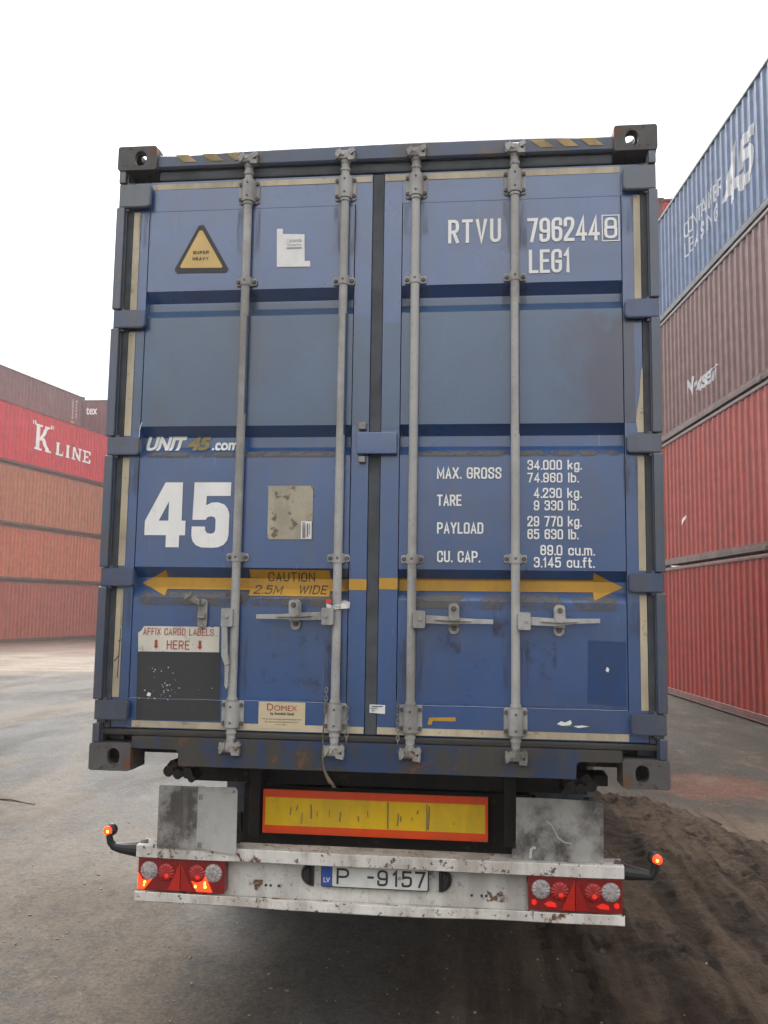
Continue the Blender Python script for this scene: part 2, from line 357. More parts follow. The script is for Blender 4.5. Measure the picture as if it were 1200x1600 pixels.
def fillet(pl, wr):
    o = []
    for i, p in enumerate(pl):
        if len(p) == 3 and 0 < i < len(pl) - 1:
            P, A, Bq = Vector(p[:2]), Vector(pl[i - 1][:2]), Vector(pl[i + 1][:2])
            f = lambda Q: Vector(((Q - P).x * wr, (Q - P).y))
            ra, rb = min(.30 * 1, f(A).length * .5), min(.30, f(Bq).length * .5); r = min(ra, rb) if min(ra, rb) > .08 else .08
            a = P + (A - P) * min(.5, r / max(f(A).length, 1e-6)); b = P + (Bq - P) * min(.5, r / max(f(Bq).length, 1e-6))
            for k in range(6):
                t = k / 5; o.append(a * (1 - t) ** 2 + P * (2 * t * (1 - t)) + b * t * t)
        else: o.append(Vector(p[:2]))
    return o
def strokes(bm, txt, x0, x1, z0, z1, wr=.42, th=.15, gap=.30, y=0.0, slant=0.0):
    """wr: letter width, th: stroke, gap: spacing, all in letter heights; the line is fitted to the box"""
    desc = -.3 if 'g' in txt else 0.0
    H = 1 - desc; h = (z1 - z0) / (H + 0.0)
    adv, items = 0.0, []
    for ch in txt:
        w, pls = G[ch]; cw = w * wr; items.append((adv, cw, pls)); adv += cw + gap * (1 if ch not in '.' else .8)
    tot = adv - gap + th; sx = (x1 - x0) / (tot * h)
    t = th / 2; base = z0 - desc * h
    for a, cw, pls in items:
        for si, pl in enumerate(pls):
            pts = fillet(pl, cw)
            q = [Vector(((t + a + p.x * cw) * sx, t + p.y * (1 - 2 * t) if desc == 0 else t + p.y * (1 - 2 * t))) for p in pts]
            qq = [q[0]]
            for p in q[1:]:
                if (p - qq[-1]).length > 1e-4: qq.append(p)
            closed = (qq[0] - qq[-1]).length < 1e-4 and len(qq) > 3
            if closed: qq.pop()
            n = len(qq); L_, R_ = [], []
            for i in range(n):
                d0 = (qq[i] - qq[i - 1]).normalized() if (i or closed) else None
                d1 = (qq[(i + 1) % n] - qq[i]).normalized() if (i < n - 1 or closed) else None
                if d0 is None: d0 = d1
                if d1 is None: d1 = d0
                b = d0 + d1
                if b.length < .2: b = d0
                b.normalize(); nn = Vector((-b.y, b.x)); k = t / max(.42, nn.dot(Vector((-d0.y, d0.x))))
                p = qq[i]
                if not closed and i == 0: p = p - d0 * t * (1 if abs(d0.x) > .9 or abs(d0.y) > .9 else .3)
                if not closed and i == n - 1: p = p + d0 * t * (1 if abs(d0.x) > .9 or abs(d0.y) > .9 else .3)
                L_.append(p + nn * k); R_.append(p - nn * k)
            V = lambda p, i: bm.verts.new((x0 + (p.x + slant * p.y) * h, y - .0004 * si - (.00003 * i if not closed else 0), base + p.y * h))
            lv, rv = [V(p, i) for i, p in enumerate(L_)], [V(p, i) for i, p in enumerate(R_)]
            for i in range(n if closed else n - 1):
                j = (i + 1) % n
                try: bm.faces.new((lv[i], lv[j], rv[j], rv[i]))
                except ValueError: pass

# ------------------------------------------------------------------ the ground
MUD1, MUD2, MUD3 = (0.026, 0.0178, 0.0128, 1), (0.068, 0.049, 0.036, 1), (0.0105, 0.0075, 0.0058, 1)
def ground_mat():
    m = N("yard_asphalt"); o = m.xyz(); X, Y = o[0], o[1]
    grey, grey2 = (0.027, 0.0315, 0.037, 1), (0.0145, 0.0165, 0.019, 1)
    c = m.mix(m.ramp(m.noise(0.9, 6, 0.6), 0.35, 0.7), grey, grey2)
    swath = m.noise(1.0, 5, 0.55, (0.75, 0.16, 1, R(-22)), 0.6)           # dust swept into long tracks
    c = m.mix(m.math('MULTIPLY', m.ramp(m.math('ADD', swath, m.math('MULTIPLY', m.math('SUBTRACT', m.noise(6, 7, .7), .5), .35)), 0.44, 0.60), 0.7), c, (0.063, 0.0465, 0.031, 1))
    sand = m.ramp(m.math('ADD', Y, m.math('MULTIPLY', m.noise(0.5, 5, 0.6, (0.5, 1.5, 1)), 9)), 20.5, 24.5)
    left = m.ramp(X, -3, -6)
    c = m.mix(m.math('MULTIPLY', sand, left), c, m.mix(m.ramp(m.noise(1.0, 6, 0.7, (0.35, 1.6, 1)), 0.4, 0.62), (0.1584, 0.1254, 0.0957, 1), (0.0868, 0.0670, 0.0515, 1)))
    redz = m.math('MULTIPLY', m.ramp(m.math('ADD', Y, m.math('MULTIPLY', m.noise(0.6, 5, 0.6, (0.3, 1.5, 1)), 6)), 29.5, 31.5), left)
    c = m.mix(m.math('MULTIPLY', redz, 0.85), c, (0.0961, 0.0484, 0.0372, 1))
    # the corridor beside the right-hand stack: browner, damp
    rt = m.ramp(X, 0.6, 2.2)
    c = m.mix(m.math('MULTIPLY', rt, 0.85), c, m.mix(m.ramp(m.noise(1.3, 7, 0.65, (1, 0.5, 1)), 0.4, 0.65), (0.0195, 0.0176, 0.0165, 1), (0.0234, 0.0173, 0.0128, 1)))
    mm = m.math('MULTIPLY', m.ramp(m.math('ADD', X, m.math('MULTIPLY', m.noise(1.4, 6, .6), 1.3)), 0.35, 1.25), m.ramp(m.math('ADD', m.math('ADD', Y, m.math('MULTIPLY', X, 1.1)), m.math('MULTIPLY', m.noise(1.2, 6, .6), 2)), 9.6, 8.2))
    c = m.mix(mm, c, m.mix(m.ramp(m.noise(1.0, 7, 0.65, (4.5, .35, 1)), .42, .6), MUD1, MUD2))
    # iron-red spill
    dx = m.math('MULTIPLY', m.math('SUBTRACT', X, 2.95), 1.15); dy = m.math('MULTIPLY', m.math('SUBTRACT', Y, 6.25), 1.05)
    d = m.math('SQRT', m.math('ADD', m.math('MULTIPLY', dx, dx), m.math('MULTIPLY', dy, dy)), 0)
    d = m.math('ADD', d, m.math('MULTIPLY', m.math('SUBTRACT', m.noise(2.2, 6, 0.65), 0.5), 1.5))
    c = m.mix(m.math('MULTIPLY', m.ramp(d, 1.0, 0.55), 0.85), c, (0.0690, 0.0252, 0.0168, 1))
    # paler brown painted in under the trailer, lifting the deep shade there
    ux = m.math('MULTIPLY', X, 0.62); uy = m.math('MULTIPLY', m.math('SUBTRACT', Y, 1.6), 0.33)
    u = m.math('SQRT', m.math('ADD', m.math('MULTIPLY', ux, ux), m.math('MULTIPLY', uy, uy)), 0)
    u = m.math('ADD', u, m.math('MULTIPLY', m.math('SUBTRACT', m.noise(1.7, 6, 0.6), 0.5), 1.0))
    c = m.mix(m.math('MULTIPLY', m.ramp(u, 0.95, 0.3), 0.6), c, (0.05, 0.042, 0.035, 1))
    grit = m.noise(55, 6, 0.8); c = m.mix(m.ramp(grit, 0.57, 0.67, 0, .7), c, (0.1140, 0.0990, 0.0810, 1))
    c = m.mix(m.ramp(m.noise(80, 5, .8), 0.46, 0.36, 0, .7), c, (0.035, 0.032, 0.029, 1))
    c = m.mix(m.ramp(m.noise(7, 7, .7), 0.47, 0.62, 0, .5), c, (0.018, 0.016, 0.014, 1))
    c = m.mix(m.ramp(m.noise(2.4, 8, .72, (1, .6, 1)), 0.52, 0.64, 0, .45), c, (0.075, 0.062, 0.048, 1))
    g2 = m.noise(26, 5, 0.7); c = m.mix(m.math('MULTIPLY', m.ramp(g2, 0.42, 0.3), 0.45), c, (0.022, 0.02, 0.018, 1))
    h = m.math('ADD', m.math('MULTIPLY', grit, 0.5), m.math('ADD', g2, m.math('MULTIPLY', m.noise(5, 4), 1.5)))
    vo = m.n("ShaderNodeTexVoronoi"); vo.inputs["Scale"].default_value = 75; m.l(m.co, vo.inputs["Vector"])
    sv = m.n("ShaderNodeSeparateColor"); m.l(vo.outputs["Color"], sv.inputs[0])
    c = m.mix(m.ramp(sv.outputs[0], .55, 1.0, 0, .30), c, (0.085, 0.076, 0.064, 1)); c = m.mix(m.ramp(sv.outputs[1], .55, 1.0, 0, .42), c, (0.012, 0.0115, 0.011, 1))
    c = m.mix(mm, c, m.mix(.5, c, m.mix(m.ramp(m.noise(1.0, 7, 0.65, (4.5, .35, 1)), .42, .6), MUD1, MUD2)))
    spc = m.math('MULTIPLY', m.math('SUBTRACT', 1.0, m.math('MULTIPLY', m.math('MAXIMUM', rt, mm), .8)), .19); m.l(spc, m.p.inputs["Specular IOR Level"])
    wet = m.ramp(m.noise(0.8, 5, .6, (.8, .3, 1, R(-22))), .42, .6)
    return m.done(c, m.math('ADD', m.ramp(g2, 0.3, 0.7, 0.60, 0.76), m.math('MULTIPLY', wet, .16)), h, 0.4, 0.010, spec=0.22)
bm = B()
xs = [-150, -60, -30, -12, -6, 6, 12, 30, 60, 150]; ys = [-150, -60, -20, -6, 0, 6, 14, 30, 60, 150]
vv = [[bm.verts.new((x, y, 0)) for x in xs] for y in ys]
for j in range(len(ys) - 1):
    for i in range(len(xs) - 1): bm.faces.new((vv[j][i], vv[j][i + 1], vv[j + 1][i + 1], vv[j + 1][i]))
tag(obj("ground", bm, ground_mat(), sharp=0), kind="structure")

def mud_mask(x, y):
    far = 6.9 - (x - 1.35) * 1.75 if x < 2.7 else 4.55 - (x - 2.7) * 0.95      # far border bends away to the right
    near = x - (0.40 + 0.06 * (y - 1.5)) + 0.12 * math.sin(y * 1.3)
    n = noise.fractal(Vector((x * 1.6, y * 1.6, 3)), 0.9, 2.0, 4) * 0.35
    a = min(1.0, max(0.0, (far - y + n * 1.6) / 0.7)); b = min(1.0, max(0.0, (near + n) / 1.5))
    return (a * a * (3 - 2 * a)) * (b * b * (3 - 2 * b))
def mud_h(x, y):
    k = mud_mask(x, y)
    if k <= 0: return -0.03
    cx = x + 0.10 * math.sin(y * 0.6) + 0.03 * y      # tracks curve with the turning lorries
    rut = noise.fractal(Vector((cx * 4.2, y * 0.42, 0)), 0.8, 2.0, 3) * 0.085
    groove = -0.026 * max(0, math.sin(cx * 11.0 + 1.2 * noise.noise(Vector((cx, y * .3, 7))))) ** 3
    tread = 0.012 * math.sin(y * 34 + 3 * noise.noise(Vector((cx * 5, y * 1.2, 5)))) * max(0, noise.noise(Vector((cx * 3.0, y * .5, 9))))
    cl = noise.fractal(Vector((cx * 9, y * 3.6, 1)), 0.75, 2.1, 5) * 0.022
    cl2 = max(0, noise.noise(Vector((x * 19, y * 15, 4))) - 0.1) * 0.03
    heap = 0.03 * math.exp(-((x - 1.6) ** 2 / 0.5 + (y - 5.6) ** 2 / 1.2)) + 0.05 * math.exp(-((x - 2.7) ** 2 / 0.7 + (y - 4.0) ** 2 / 0.5))
    h = 0.034 + rut * 0.5 + groove * 1.6 + tread * 2.6 + cl * 1.05 + cl2 * 1.7 + heap * .5
    return -0.03 + min(1.0, k * 1.6) * 0.03 + k * max(0.003, h)
def mud_mat():
    m = N("churned_mud")
    c = m.mix(m.ramp(m.noise(1.0, 7, 0.65, (4.5, 0.35, 1)), 0.42, 0.6), MUD1, MUD2)
    c = m.mix(m.ramp(m.noise(2.6, 7, 0.7, (1.6, .7, 1)), 0.5, 0.66), c, MUD3)
    g = m.noise(34, 6, 0.75); c = m.mix(m.ramp(g, 0.66, 0.76), c, (0.0946, 0.0692, 0.0508, 1))
    h = m.math('ADD', g, m.math('MULTIPLY', m.noise(11, 6, 0.7), 1.6))
    return m.done(c, m.ramp(m.noise(4, 5), 0.35, 0.65, 0.8, 0.97), h, 1.0, 0.03, spec=0.08)
bm = B(); st = 0.024
nx, ny = int(6.6 / st), int(9.6 / st); x0, y0 = 0.0, -1.6
g = [[bm.verts.new((x0 + i * st, y0 + j * st, mud_h(x0 + i * st, y0 + j * st))) for i in range(nx + 1)] for j in range(ny + 1)]
for j in range(ny):
    for i in range(nx):
        q = (g[j][i], g[j][i + 1], g[j + 1][i + 1], g[j + 1][i])
        if max(v.co.z for v in q) > -0.029: bm.faces.new(q)
for v in [v for v in bm.verts if not v.link_faces]: bm.verts.remove(v)
tag(obj("mud", bm, mud_mat(), sharp=180), kind="structure")

bm = B(); rg = random.Random(3)
for _ in range(1900):
    x = rg.uniform(-7, 6); y = rg.uniform(-1, 11)
    if rg.random() < 0.45: x = rg.uniform(-3, 3.2); y = rg.uniform(0, 4.5)
    s = rg.choice((0.003, 0.003, 0.004, 0.005, 0.007)) * rg.uniform(.7, 1.3)
    z = max(0, mud_h(x, y)) if 0 < x < 6.5 else 0
    if z > .005 and rg.random() < .8: continue
    r = bmesh.ops.create_icosphere(bm, subdivisions=1, radius=s, matrix=Matrix.Translation((x, y, z + s * 0.3)) @ Matrix.Rotation(rg.uniform(0, 6), 4, 'Z') @ Matrix.Diagonal((rg.uniform(.8, 1.8), rg.uniform(.6, 1.2), rg.uniform(.4, .8), 1)))
    for v in r['verts']: v.co += Vector((rg.uniform(-1, 1), rg.uniform(-1, 1), rg.uniform(-1, 1))) * s * 0.25
tag(obj("gravel", bm, plain("gravel_stone", (0.17, 0.155, 0.135, 1), 0.8, vary=.6, sc=3), sharp=20), kind="stuff")

bm = B(); tube(bm, [(-4.45 + 0.062 * i, 4.33 + 0.09 * math.sin(i * 0.26) - 0.006 * i, 0.007 + .004 * math.sin(i)) for i in range(14)], [0.004 + 0.004 * math.sin(math.pi * i / 13) for i in range(14)], 6)
tag(obj("twig", bm, plain("dark_twig", (0.04, 0.033, 0.026, 1), .8)), "thin dark bent stick lying on the dusty asphalt left of the trailer", "stick")

# ------------------------------------------------------------------ stacked containers
PER = 0.278; CD = 0.030
CB = (0.0, 0.070, 0.138, 0.208)        # fold lines within one corrugation
def corr(x):
    t = (x - 0.15) % PER
    if t < CB[1]: d = 0
    elif t < CB[2]: d = (t - CB[1]) / (CB[2] - CB[1])
    elif t < CB[3]: d = 1
    else: d = 1 - (t - CB[3]) / (PER - CB[3])
    return 0.016 + CD * d
def folds(a, b):
    k0 = int((a - 0.15) / PER) - 1; o = []
    while 0.15 + k0 * PER < b + PER:
        o += [0.15 + k0 * PER + c for c in CB]; k0 += 1
    return [x for x in o if a < x < b]
def wall_sheet(bm, Lg, z0, z1, yf, x0=0.15, flip=False):
    xs = [x0] + folds(x0, Lg - x0) + [Lg - x0]
    pr = [(bm.verts.new((x, yf(x), z0)), bm.verts.new((x, yf(x), z1))) for x in xs]
    for a, b in zip(pr, pr[1:]): bm.faces.new((a[0], b[0], b[1], a[1]))
KIND_MESH = {}
def box_container(label, mat, fmat, H, loc, yaw, Lg=12.19, Wd=2.44, group=None, pockets=(), name="shipping_container"):
    t = thing(name, label, "container", loc, (0, 0, yaw), group)
    key = (H, Lg, pockets)
    if key not in KIND_MESH:
        bm = B(); wall_sheet(bm, Lg, 0.155, H - 0.095, corr); wall_sheet(bm, Lg, 0.155, H - 0.095, lambda x: Wd - corr(x))
        n = int((Wd - 0.3) / PER)
        for e, s in ((0, 1), (Lg, -1)):
            ys = [0.15] + [y for y in folds(0.15, Wd - 0.15)] + [Wd - 0.15]
            pr = [(bm.verts.new((e + s * (corr(y) + .02), y, 0.155)), bm.verts.new((e + s * (corr(y) + .02), y, H - 0.12))) for y in ys]
            for a, b in zip(pr, pr[1:]): bm.faces.new((a[0], b[0], b[1], a[1]))
        walls = bm
        bm = B()
        for y0, y1 in ((0.004, 0.064), (Wd - 0.064, Wd - 0.004)):
            box(bm, 0.15, Lg - 0.15, y0, y1, H - 0.10, H - 0.035, 0.004)
        for y0, y1, s in ((0.008, 0.05, 1), (Wd - 0.05, Wd - 0.008, -1)):
            box(bm, 0.15, Lg - 0.15, y0, y1, 0.045, 0.16, 0.003)
            a, b = (y0 - 0.006, y0 + 0.03) if s > 0 else (y1 - 0.03, y1 + 0.006)
            box(bm, 0.17, Lg - 0.17, a, b, 0.030, 0.05, 0.003); box(bm, 0.17, Lg - 0.17, a, b, 0.15, 0.166, 0.003)
        for e0, e1 in ((0.002, 0.15), (Lg - 0.15, Lg - 0.002)):
            for y0, y1 in ((0.002, 0.15), (Wd - 0.15, Wd - 0.002)): box(bm, e0, e1, y0, y1, 0.116, H - 0.116, 0.006)
            box(bm, e0 + .01, e1 - .01, 0.15, Wd - 0.15, H - 0.13, H - 0.035, 0.004); box(bm, e0 + .01, e1 - .01, 0.15, Wd - 0.15, 0.04, 0.16, 0.004)
        for p in pockets: box(bm, p, p + 0.16, -0.004, 0.05, 0.02, 0.10, 0.004)
        frame = bm
        bm = B(); box(bm, 0.14, Lg - 0.14, 0.06, Wd - 0.06, H - 0.06, H - 0.02); roof = bm
        cb = B(); hole = stadium(0.089, 0.06, 0.06, 0.085)
        prism(cb, rect(0, 0.178, 0, 0.118), 0, 0.03, 'y', [hole]); box(cb, 0, 0.178, 0.03, 0.162, 0, 0.118)
        KIND_MESH[key] = [obj("side_wall", walls, mat, t, sharp=0).data, obj("frame", frame, fmat, t).data, obj("roof", roof, mat, t).data, obj("corner_casting", cb, fmat, t).data]
        first = True
        for c in list(t.children): bpy.data.objects.remove(c)
    me = KIND_MESH[key]
    def put(nm, data, m, loc=(0, 0, 0), sc=(1, 1, 1)):
        o = bpy.data.objects.new(nm, data); C.objects.link(o); o.parent = t; o.location = loc; o.scale = sc
        if m:
            o.material_slots[0].link = 'OBJECT'; o.material_slots[0].material = m
        return o
    w = put("side_wall", me[0], mat); put("frame", me[1], fmat); put("roof", me[2], mat)
    for x, sx_ in ((0, 1), (Lg, -1)):
        for y, sy_ in ((0, 1), (Wd, -1)):
            for z, sz_ in ((0, 1), (H, -1)): put("corner_casting", me[3], fmat, (x, y, z), (sx_, sy_, sz_))
    return t, w
def lettering(parent, build, mat, x0, x1, name="lettering"):
    bm = B(); build(bm)
    drape(bm, lambda x, z: corr(x), xs=folds(x0, x1), off=0.004)
    return obj(name, bm, mat, parent, sharp=0)

def cpaint(nm, col, **k): return paint(nm, col, **dict(dict(grime=0.3, rust=0.06, rough=0.5, vary=0.14, bs=0.08, rscale=3, dust=.03, dcol=(.2, .17, .15, 1)), **k))
C_red = cpaint("oxide_red_paint", (0.29, 0.018, 0.008, 1)); C_red2 = cpaint("faded_red_paint", (0.31, 0.036, 0.024, 1))
C_brown = cpaint("purple_brown_paint", (0.145, 0.064, 0.058, 1)); C_blue = cpaint("slate_blue_paint", (0.070, 0.125, 0.25, 1))
C_kred = cpaint("bright_red_paint", (0.62, 0.016, 0.032, 1)); C_or1 = cpaint("orange_brown_paint", (0.44, 0.135, 0.062, 1))
C_or2 = cpaint("terracotta_paint", (0.48, 0.115, 0.050, 1)); C_or3 = cpaint("dull_brown_paint", (0.36, 0.078, 0.044, 1))
C_dbr = cpaint("dark_brown_paint", (0.15, 0.075, 0.078, 1)); C_mar = cpaint("maroon_paint", (0.15, 0.035, 0.042, 1))
def fr(nm, col): return cpaint(nm, tuple(c * .8 for c in col[:3]) + (1,), grime=.5, rust=.12)
F_red = fr("red_rail", (0.14, 0.045, 0.036)); F_brown = fr("brown_rail", (0.115, 0.06, 0.054)); F_blue = fr("blue_rail", (0.07, 0.09, 0.125))
F_or = fr("orange_rail", (0.16, 0.07, 0.05)); F_k = fr("bright_red_rail", (0.2, 0.03, 0.03)); F_db = fr("dark_rail", (0.08, 0.04, 0.04))

# right-hand stack: far end close to (4.73, 16.95), running towards the camera
ry = math.atan2(-0.9959, 0.0899)
RG = "containers in the stack right of the trailer"
rb = (4.700, 17.34)
r1, w1 = box_container("oxide red container at the bottom of the stack right of the trailer", C_red, F_red, 2.896, (*rb, 0.0), ry, group=RG, pockets=(5.76,))
r2, w2 = box_container("faded red container right of the trailer, between the oxide red and the brown one", C_red2, F_brown, 2.896, (*rb, 2.897), ry, group=RG, pockets=(5.76,))
r3, w3 = box_container("purple brown container with small white script, between the blue container and the reds", C_brown, F_brown, 2.896, (*rb, 5.794), ry, group=RG, pockets=(5.76,))
r4, w4 = box_container("blue container with white number 45 topping the stack right of the trailer", C_blue, F_blue, 2.591, (*rb, 8.691), ry, group=RG)
def q_blue(bm):
    strokes(bm, "CONTAINER", 2.12, 4.32, 1.28, 1.62, .55, .14, .35); strokes(bm, "LEASING", 2.12, 4.12, 0.84, 1.17, .55, .14, .35, y=-0.001)
    strokes(bm, "45", 4.42, 5.77, 0.82, 1.80, .55, .22, .36, slant=0.12, y=-0.002)
lettering(w4, q_blue, M['fadewhite'], 1.8, 6.2)
lettering(w3, lambda bm: text(bm, "Nacsem", 2.0, 3.9, 0.62, 1.02, 0.8, 0.025, shear=0.2), M['fadewhite'], 1.8, 4.1)
bm = B(); flat(bm, [(1.4, 0), (1.58, .03), (1.74, .16), (1.70, .19), (1.56, .11), (1.44, .12)], y=0)
for v in bm.verts: v.co.z += 0.86
drape(bm, lambda x, z: corr(x), xs=folds(1.2, 1.9)); obj("sticker_remnant", bm, M['paper'], w2, sharp=0)
# next bay of the same row: only the top of its front container shows beside the blue one
nb = (4.78, 17.46)
NG = "containers in the bay behind the right-hand stack"
for k in range(4):
    box_container(("red container peeping out behind the far top corner of the blue stacked container" if k == 3 else
                   ("brownish red container on the ground", "brownish red container second from the ground", "brownish red container third from the ground")[k] + " in the bay hidden behind the right-hand stack"),
                  C_kred if k == 3 else C_red, F_k if k == 3 else F_red, 2.896, (nb[0], nb[1], 0.03 + 3.02 * k), -0.09, 6.06, group=NG)

# left-hand stack, farther off; x = -26.778 + 0.152 y, seen from y = 35 to 43
ly = math.atan2(0.98865, 0.15027)
LG = "containers in the stack left of the trailer"
def lp(y): return (-26.778 + 0.152 * y, y)
lb = lp(32.6)
l1, _ = box_container("dull brown container at the bottom of the left-hand stack", C_or3, F_or, 2.896, (*lb, -0.02), ly, group=LG)
l2, _ = box_container("terracotta container second from the ground in the left-hand stack", C_or2, F_or, 2.591, (*lb, 2.877), ly, group=LG)
l3, _ = box_container("orange brown container third from the ground, directly under the bright red lettered one", C_or1, F_or, 2.896, (*lb, 5.469), ly, group=LG)
l4, k4 = box_container("bright red container with white K LINE lettering on the left-hand stack", C_kred, F_k, 2.896, (*lb, 8.366), ly, group=LG)
def q_kline(bm):
    j = [0]
    def P(pts):
        j[0] += 1; flat(bm, pts, y=-0.0012 * j[0])
    def para(x0, z0, x1, z1, w): P([(x0 - w / 2, z0), (x0 + w / 2, z0), (x1 + w / 2, z1), (x1 - w / 2, z1)])
    def slab(x, z, w, h=0.09): P(rect(x - w / 2, x + w / 2, z, z + h))
    x, b, h = 4.05, 0.98, 1.28                     # K, the tall one
    P(rect(x + 0.16, x + 0.44, b, b + h)); slab(x + .30, b, .58); slab(x + .30, b + h - .09, .58)
    para(x + .48, b + .50, x + 1.0, b + h, .26); para(x + .62, b + .66, x + 1.10, b, .30); slab(x + 1.10, b, .5); slab(x + 1.0, b + h - .09, .42)
    for xx in (x - .16, x - .02, x + 1.28, x + 1.42): P([(xx, b + h - .06), (xx + .09, b + h - .06), (xx + .06, b + h + .13), (xx - .02, b + h + .13)])
    b, h = 0.98, 0.66
    x = 5.75; P(rect(x + .1, x + .27, b, b + h)); slab(x + .19, b + h - .07, .36, .07); P(rect(x, x + .66, b, b + .09)); P(rect(x + .56, x + .66, b, b + .24))
    x = 6.58; P(rect(x + .1, x + .27, b, b + h)); slab(x + .19, b, .36, .07); slab(x + .19, b + h - .07, .36, .07)
    x = 7.1; P(rect(x + .1, x + .24, b, b + h)); slab(x + .17, b, .34, .07); para(x + .17, b + h, x + .72, b, .2); P(rect(x + .66, x + .79, b, b + h)); slab(x + .72, b + h - .07, .32, .07)
    x = 8.12; P(rect(x + .08, x + .25, b, b + h)); P(rect(x, x + .66, b, b + .09)); P(rect(x, x + .66, b + h - .09, b + h)); P(rect(x + .2, x + .5, b + h / 2 - .045, b + h / 2 + .045)); P(rect(x + .57, x + .66, b, b + .22)); P(rect(x + .57, x + .66, b + h - .2, b + h))
lettering(k4, q_kline, M['white'], 3.5, 9.2)
lo = lp(32.3); off = Vector((-0.98865, 0.15027)) * 2.6
l5, w5 = box_container("dark brown container rising behind the bright red container with K LINE lettering", C_dbr, F_db, 2.591, (lo[0] + off.x, lo[1] + off.y, 11.29), ly, group=LG)
def q_marks(bm):
    for i in range(9): text(bm, "TRLU45320"[i], 11.02, 11.16, 2.12 - i * .13, 2.22 - i * .13, .8, .03)
    for i in range(6): text(bm, "MAXWGT"[i], 11.36, 11.50, 2.12 - i * .19, 2.24 - i * .19, .8, .03, y=-.001)
lettering(w5, q_marks, M['white'], 10.8, 11.8)
bm = B(); flat(bm, rect(10.95, 11.25, 0.72, 0.98)); drape(bm, lambda x, z: corr(x), xs=folds(10.8, 11.4), off=.006); obj("sticker", bm, M['yellow'], w5, sharp=0)
tb = (-25.6, 46.4)
TG = "containers in the far stack behind the K LINE stack"
hz = 0.0
for k in range(4):
    box_container(("maroon container on the ground", "maroon container second from the ground", "maroon container third from the ground", "maroon container fourth from the ground")[k] + " in the far stack hidden behind the K LINE stack", C_mar, F_db, 2.896, (*tb, 2.897 * k - 0.02), 0.0, group=TG)
l6, w6 = box_container("maroon container with white letters tex, beside the trailer's upper left edge", C_mar, F_db, 2.591, (*tb, 11.568), 0.0, group=TG)
lettering(w6, lambda bm: text(bm, "tex", 2.30, 3.02, 1.66, 2.12, 1.0, 0.022), M['white'], 1.8, 3.0)

# ------------------------------------------------------------------ the container on the trailer
ZB = 1.15; HC = 2.896; LC = 13.716
box_c = thing("shipping_container", "blue container with big white 45 on its closed doors, loaded on the trailer", "container", (0, 0, ZB))
GRO = [(2.196, 2.067), (1.550, 1.411), (0.901, 0.764)]     # grooves pressed into the door panels: upper and lower lip
YF, YG = 0.050, 0.092
def prof(z):
    for zt, zb in GRO:
        if zb <= z <= zt:
            if z > zt - 0.047: return YF + (YG - YF) * (zt - z) / 0.047
            if z < zb + 0.045: return YF + (YG - YF) * (z - zb) / 0.045
            return YG
    return YF
ZF = sorted([z for zt, zb in GRO for z in (zt, zt - 0.047, zb + 0.045, zb)])
def surf(x, z): return prof(z) if 0.109 < abs(x) < 1.097 else YF - 0.002

def casting(sx_, sz_, rear=True):
    """steel corner block: five plates with the slots cut through"""
    bm = B(); w, h, d = 0.19, 0.118, 0.178
    prism(bm, rrect(0, w, 0, h, 0.012, 3), 0.0, 0.026, 'y', [stadium(0.112, 0.061, 0.056, 0.074)])
    prism(bm, [(0.001, 0.026), (w - .001, 0.026), (w - .001, d), (0.001, d)], 0.001, 0.028, 'z', [[(0.112 + 0.03 * math.cos(t), 0.100 + 0.055 * math.sin(t)) for t in [2 * math.pi * k / 16 for k in range(16)]]])
    prism(bm, [(0.026, 0.028), (d, 0.028), (d, h - .001), (0.026, h - .001)], 0.001, 0.028, 'x', [[(0.1 + 0.035 * math.cos(t), 0.065 + 0.026 * math.sin(t)) for t in [2 * math.pi * k / 16 for k in range(16)]]])
    box(bm, 0.03, w - .001, d - .02, d - .001, 0.029, h - .001); box(bm, w - .02, w - .002, 0.027, d - .021, 0.029, h - .001)
    if sz_ > 0: box(bm, 0.028, w - .021, 0.027, d - .021, h - .012, h - .001)
    return bm
cme = None
for x, sx_ in ((-1.25, 1), (1.25, -1)):
    for z, sz_ in ((0, 1), (HC, -1)):
        for y, sy_ in ((0, 1), (LC, -1)):
            if cme is None: o = obj("corner_casting", casting(1, 1), M['cast'], box_c); cme = o.data
            else: o = bpy.data.objects.new("corner_casting", cme); C.objects.link(o); o.parent = box_c
            o.location = (x, y, z); o.scale = (sx_, sy_, sz_)
HZ = [(2.600, 2.713), (2.012, 2.096), (1.412, 1.494), (0.811, 0.892), (0.217, 0.303)]    # hinge heights
for s in (-1, 1):
    bm = B()
    X = lambda a: s * a
    def sb(a0, a1, *r, **k):
        box(bm, min(s * a0, s * a1), max(s * a0, s * a1), *r, **k)
    sb(1.205, 1.236, 0.030, 0.16, 0.118, HC - 0.118, bev=0.004)       # web of the post
    sb(1.14, 1.205, 0.115, 0.16, 0.118, HC - 0.118)                    # its inner return, in the dark of the channel
    sb(1.209, 1.243, 0.004, 0.029, 0.118, 0.205, bev=0.006)
    sb(1.209, 1.243, 0.004, 0.029, HZ[0][1] + .004, HC - 0.118, bev=0.006)
    for (a, b) in zip([HZ[i][0] for i in range(4)], [HZ[i + 1][1] for i in range(4)]):
        sb(1.207, 1.248, 0.002, 0.029, b + 0.003, a - 0.003, bev=0.007)     # the lip between two hinges
    obj("corner_post", bm, M['blue2'], box_c)
    bm = B(); sb(1.1785, 1.204, 0.043, 0.114, 0.18, HC - 0.16)
    obj("post_gasket", bm, M['rubber'], box_c)
bm = B()     # header
prism(bm, [(0.018, 2.798), (0.026, 2.788), (0.118, 2.788), (0.118, 2.868), (0.024, 2.866), (0.018, 2.858)], -1.06, 1.06, 'x')
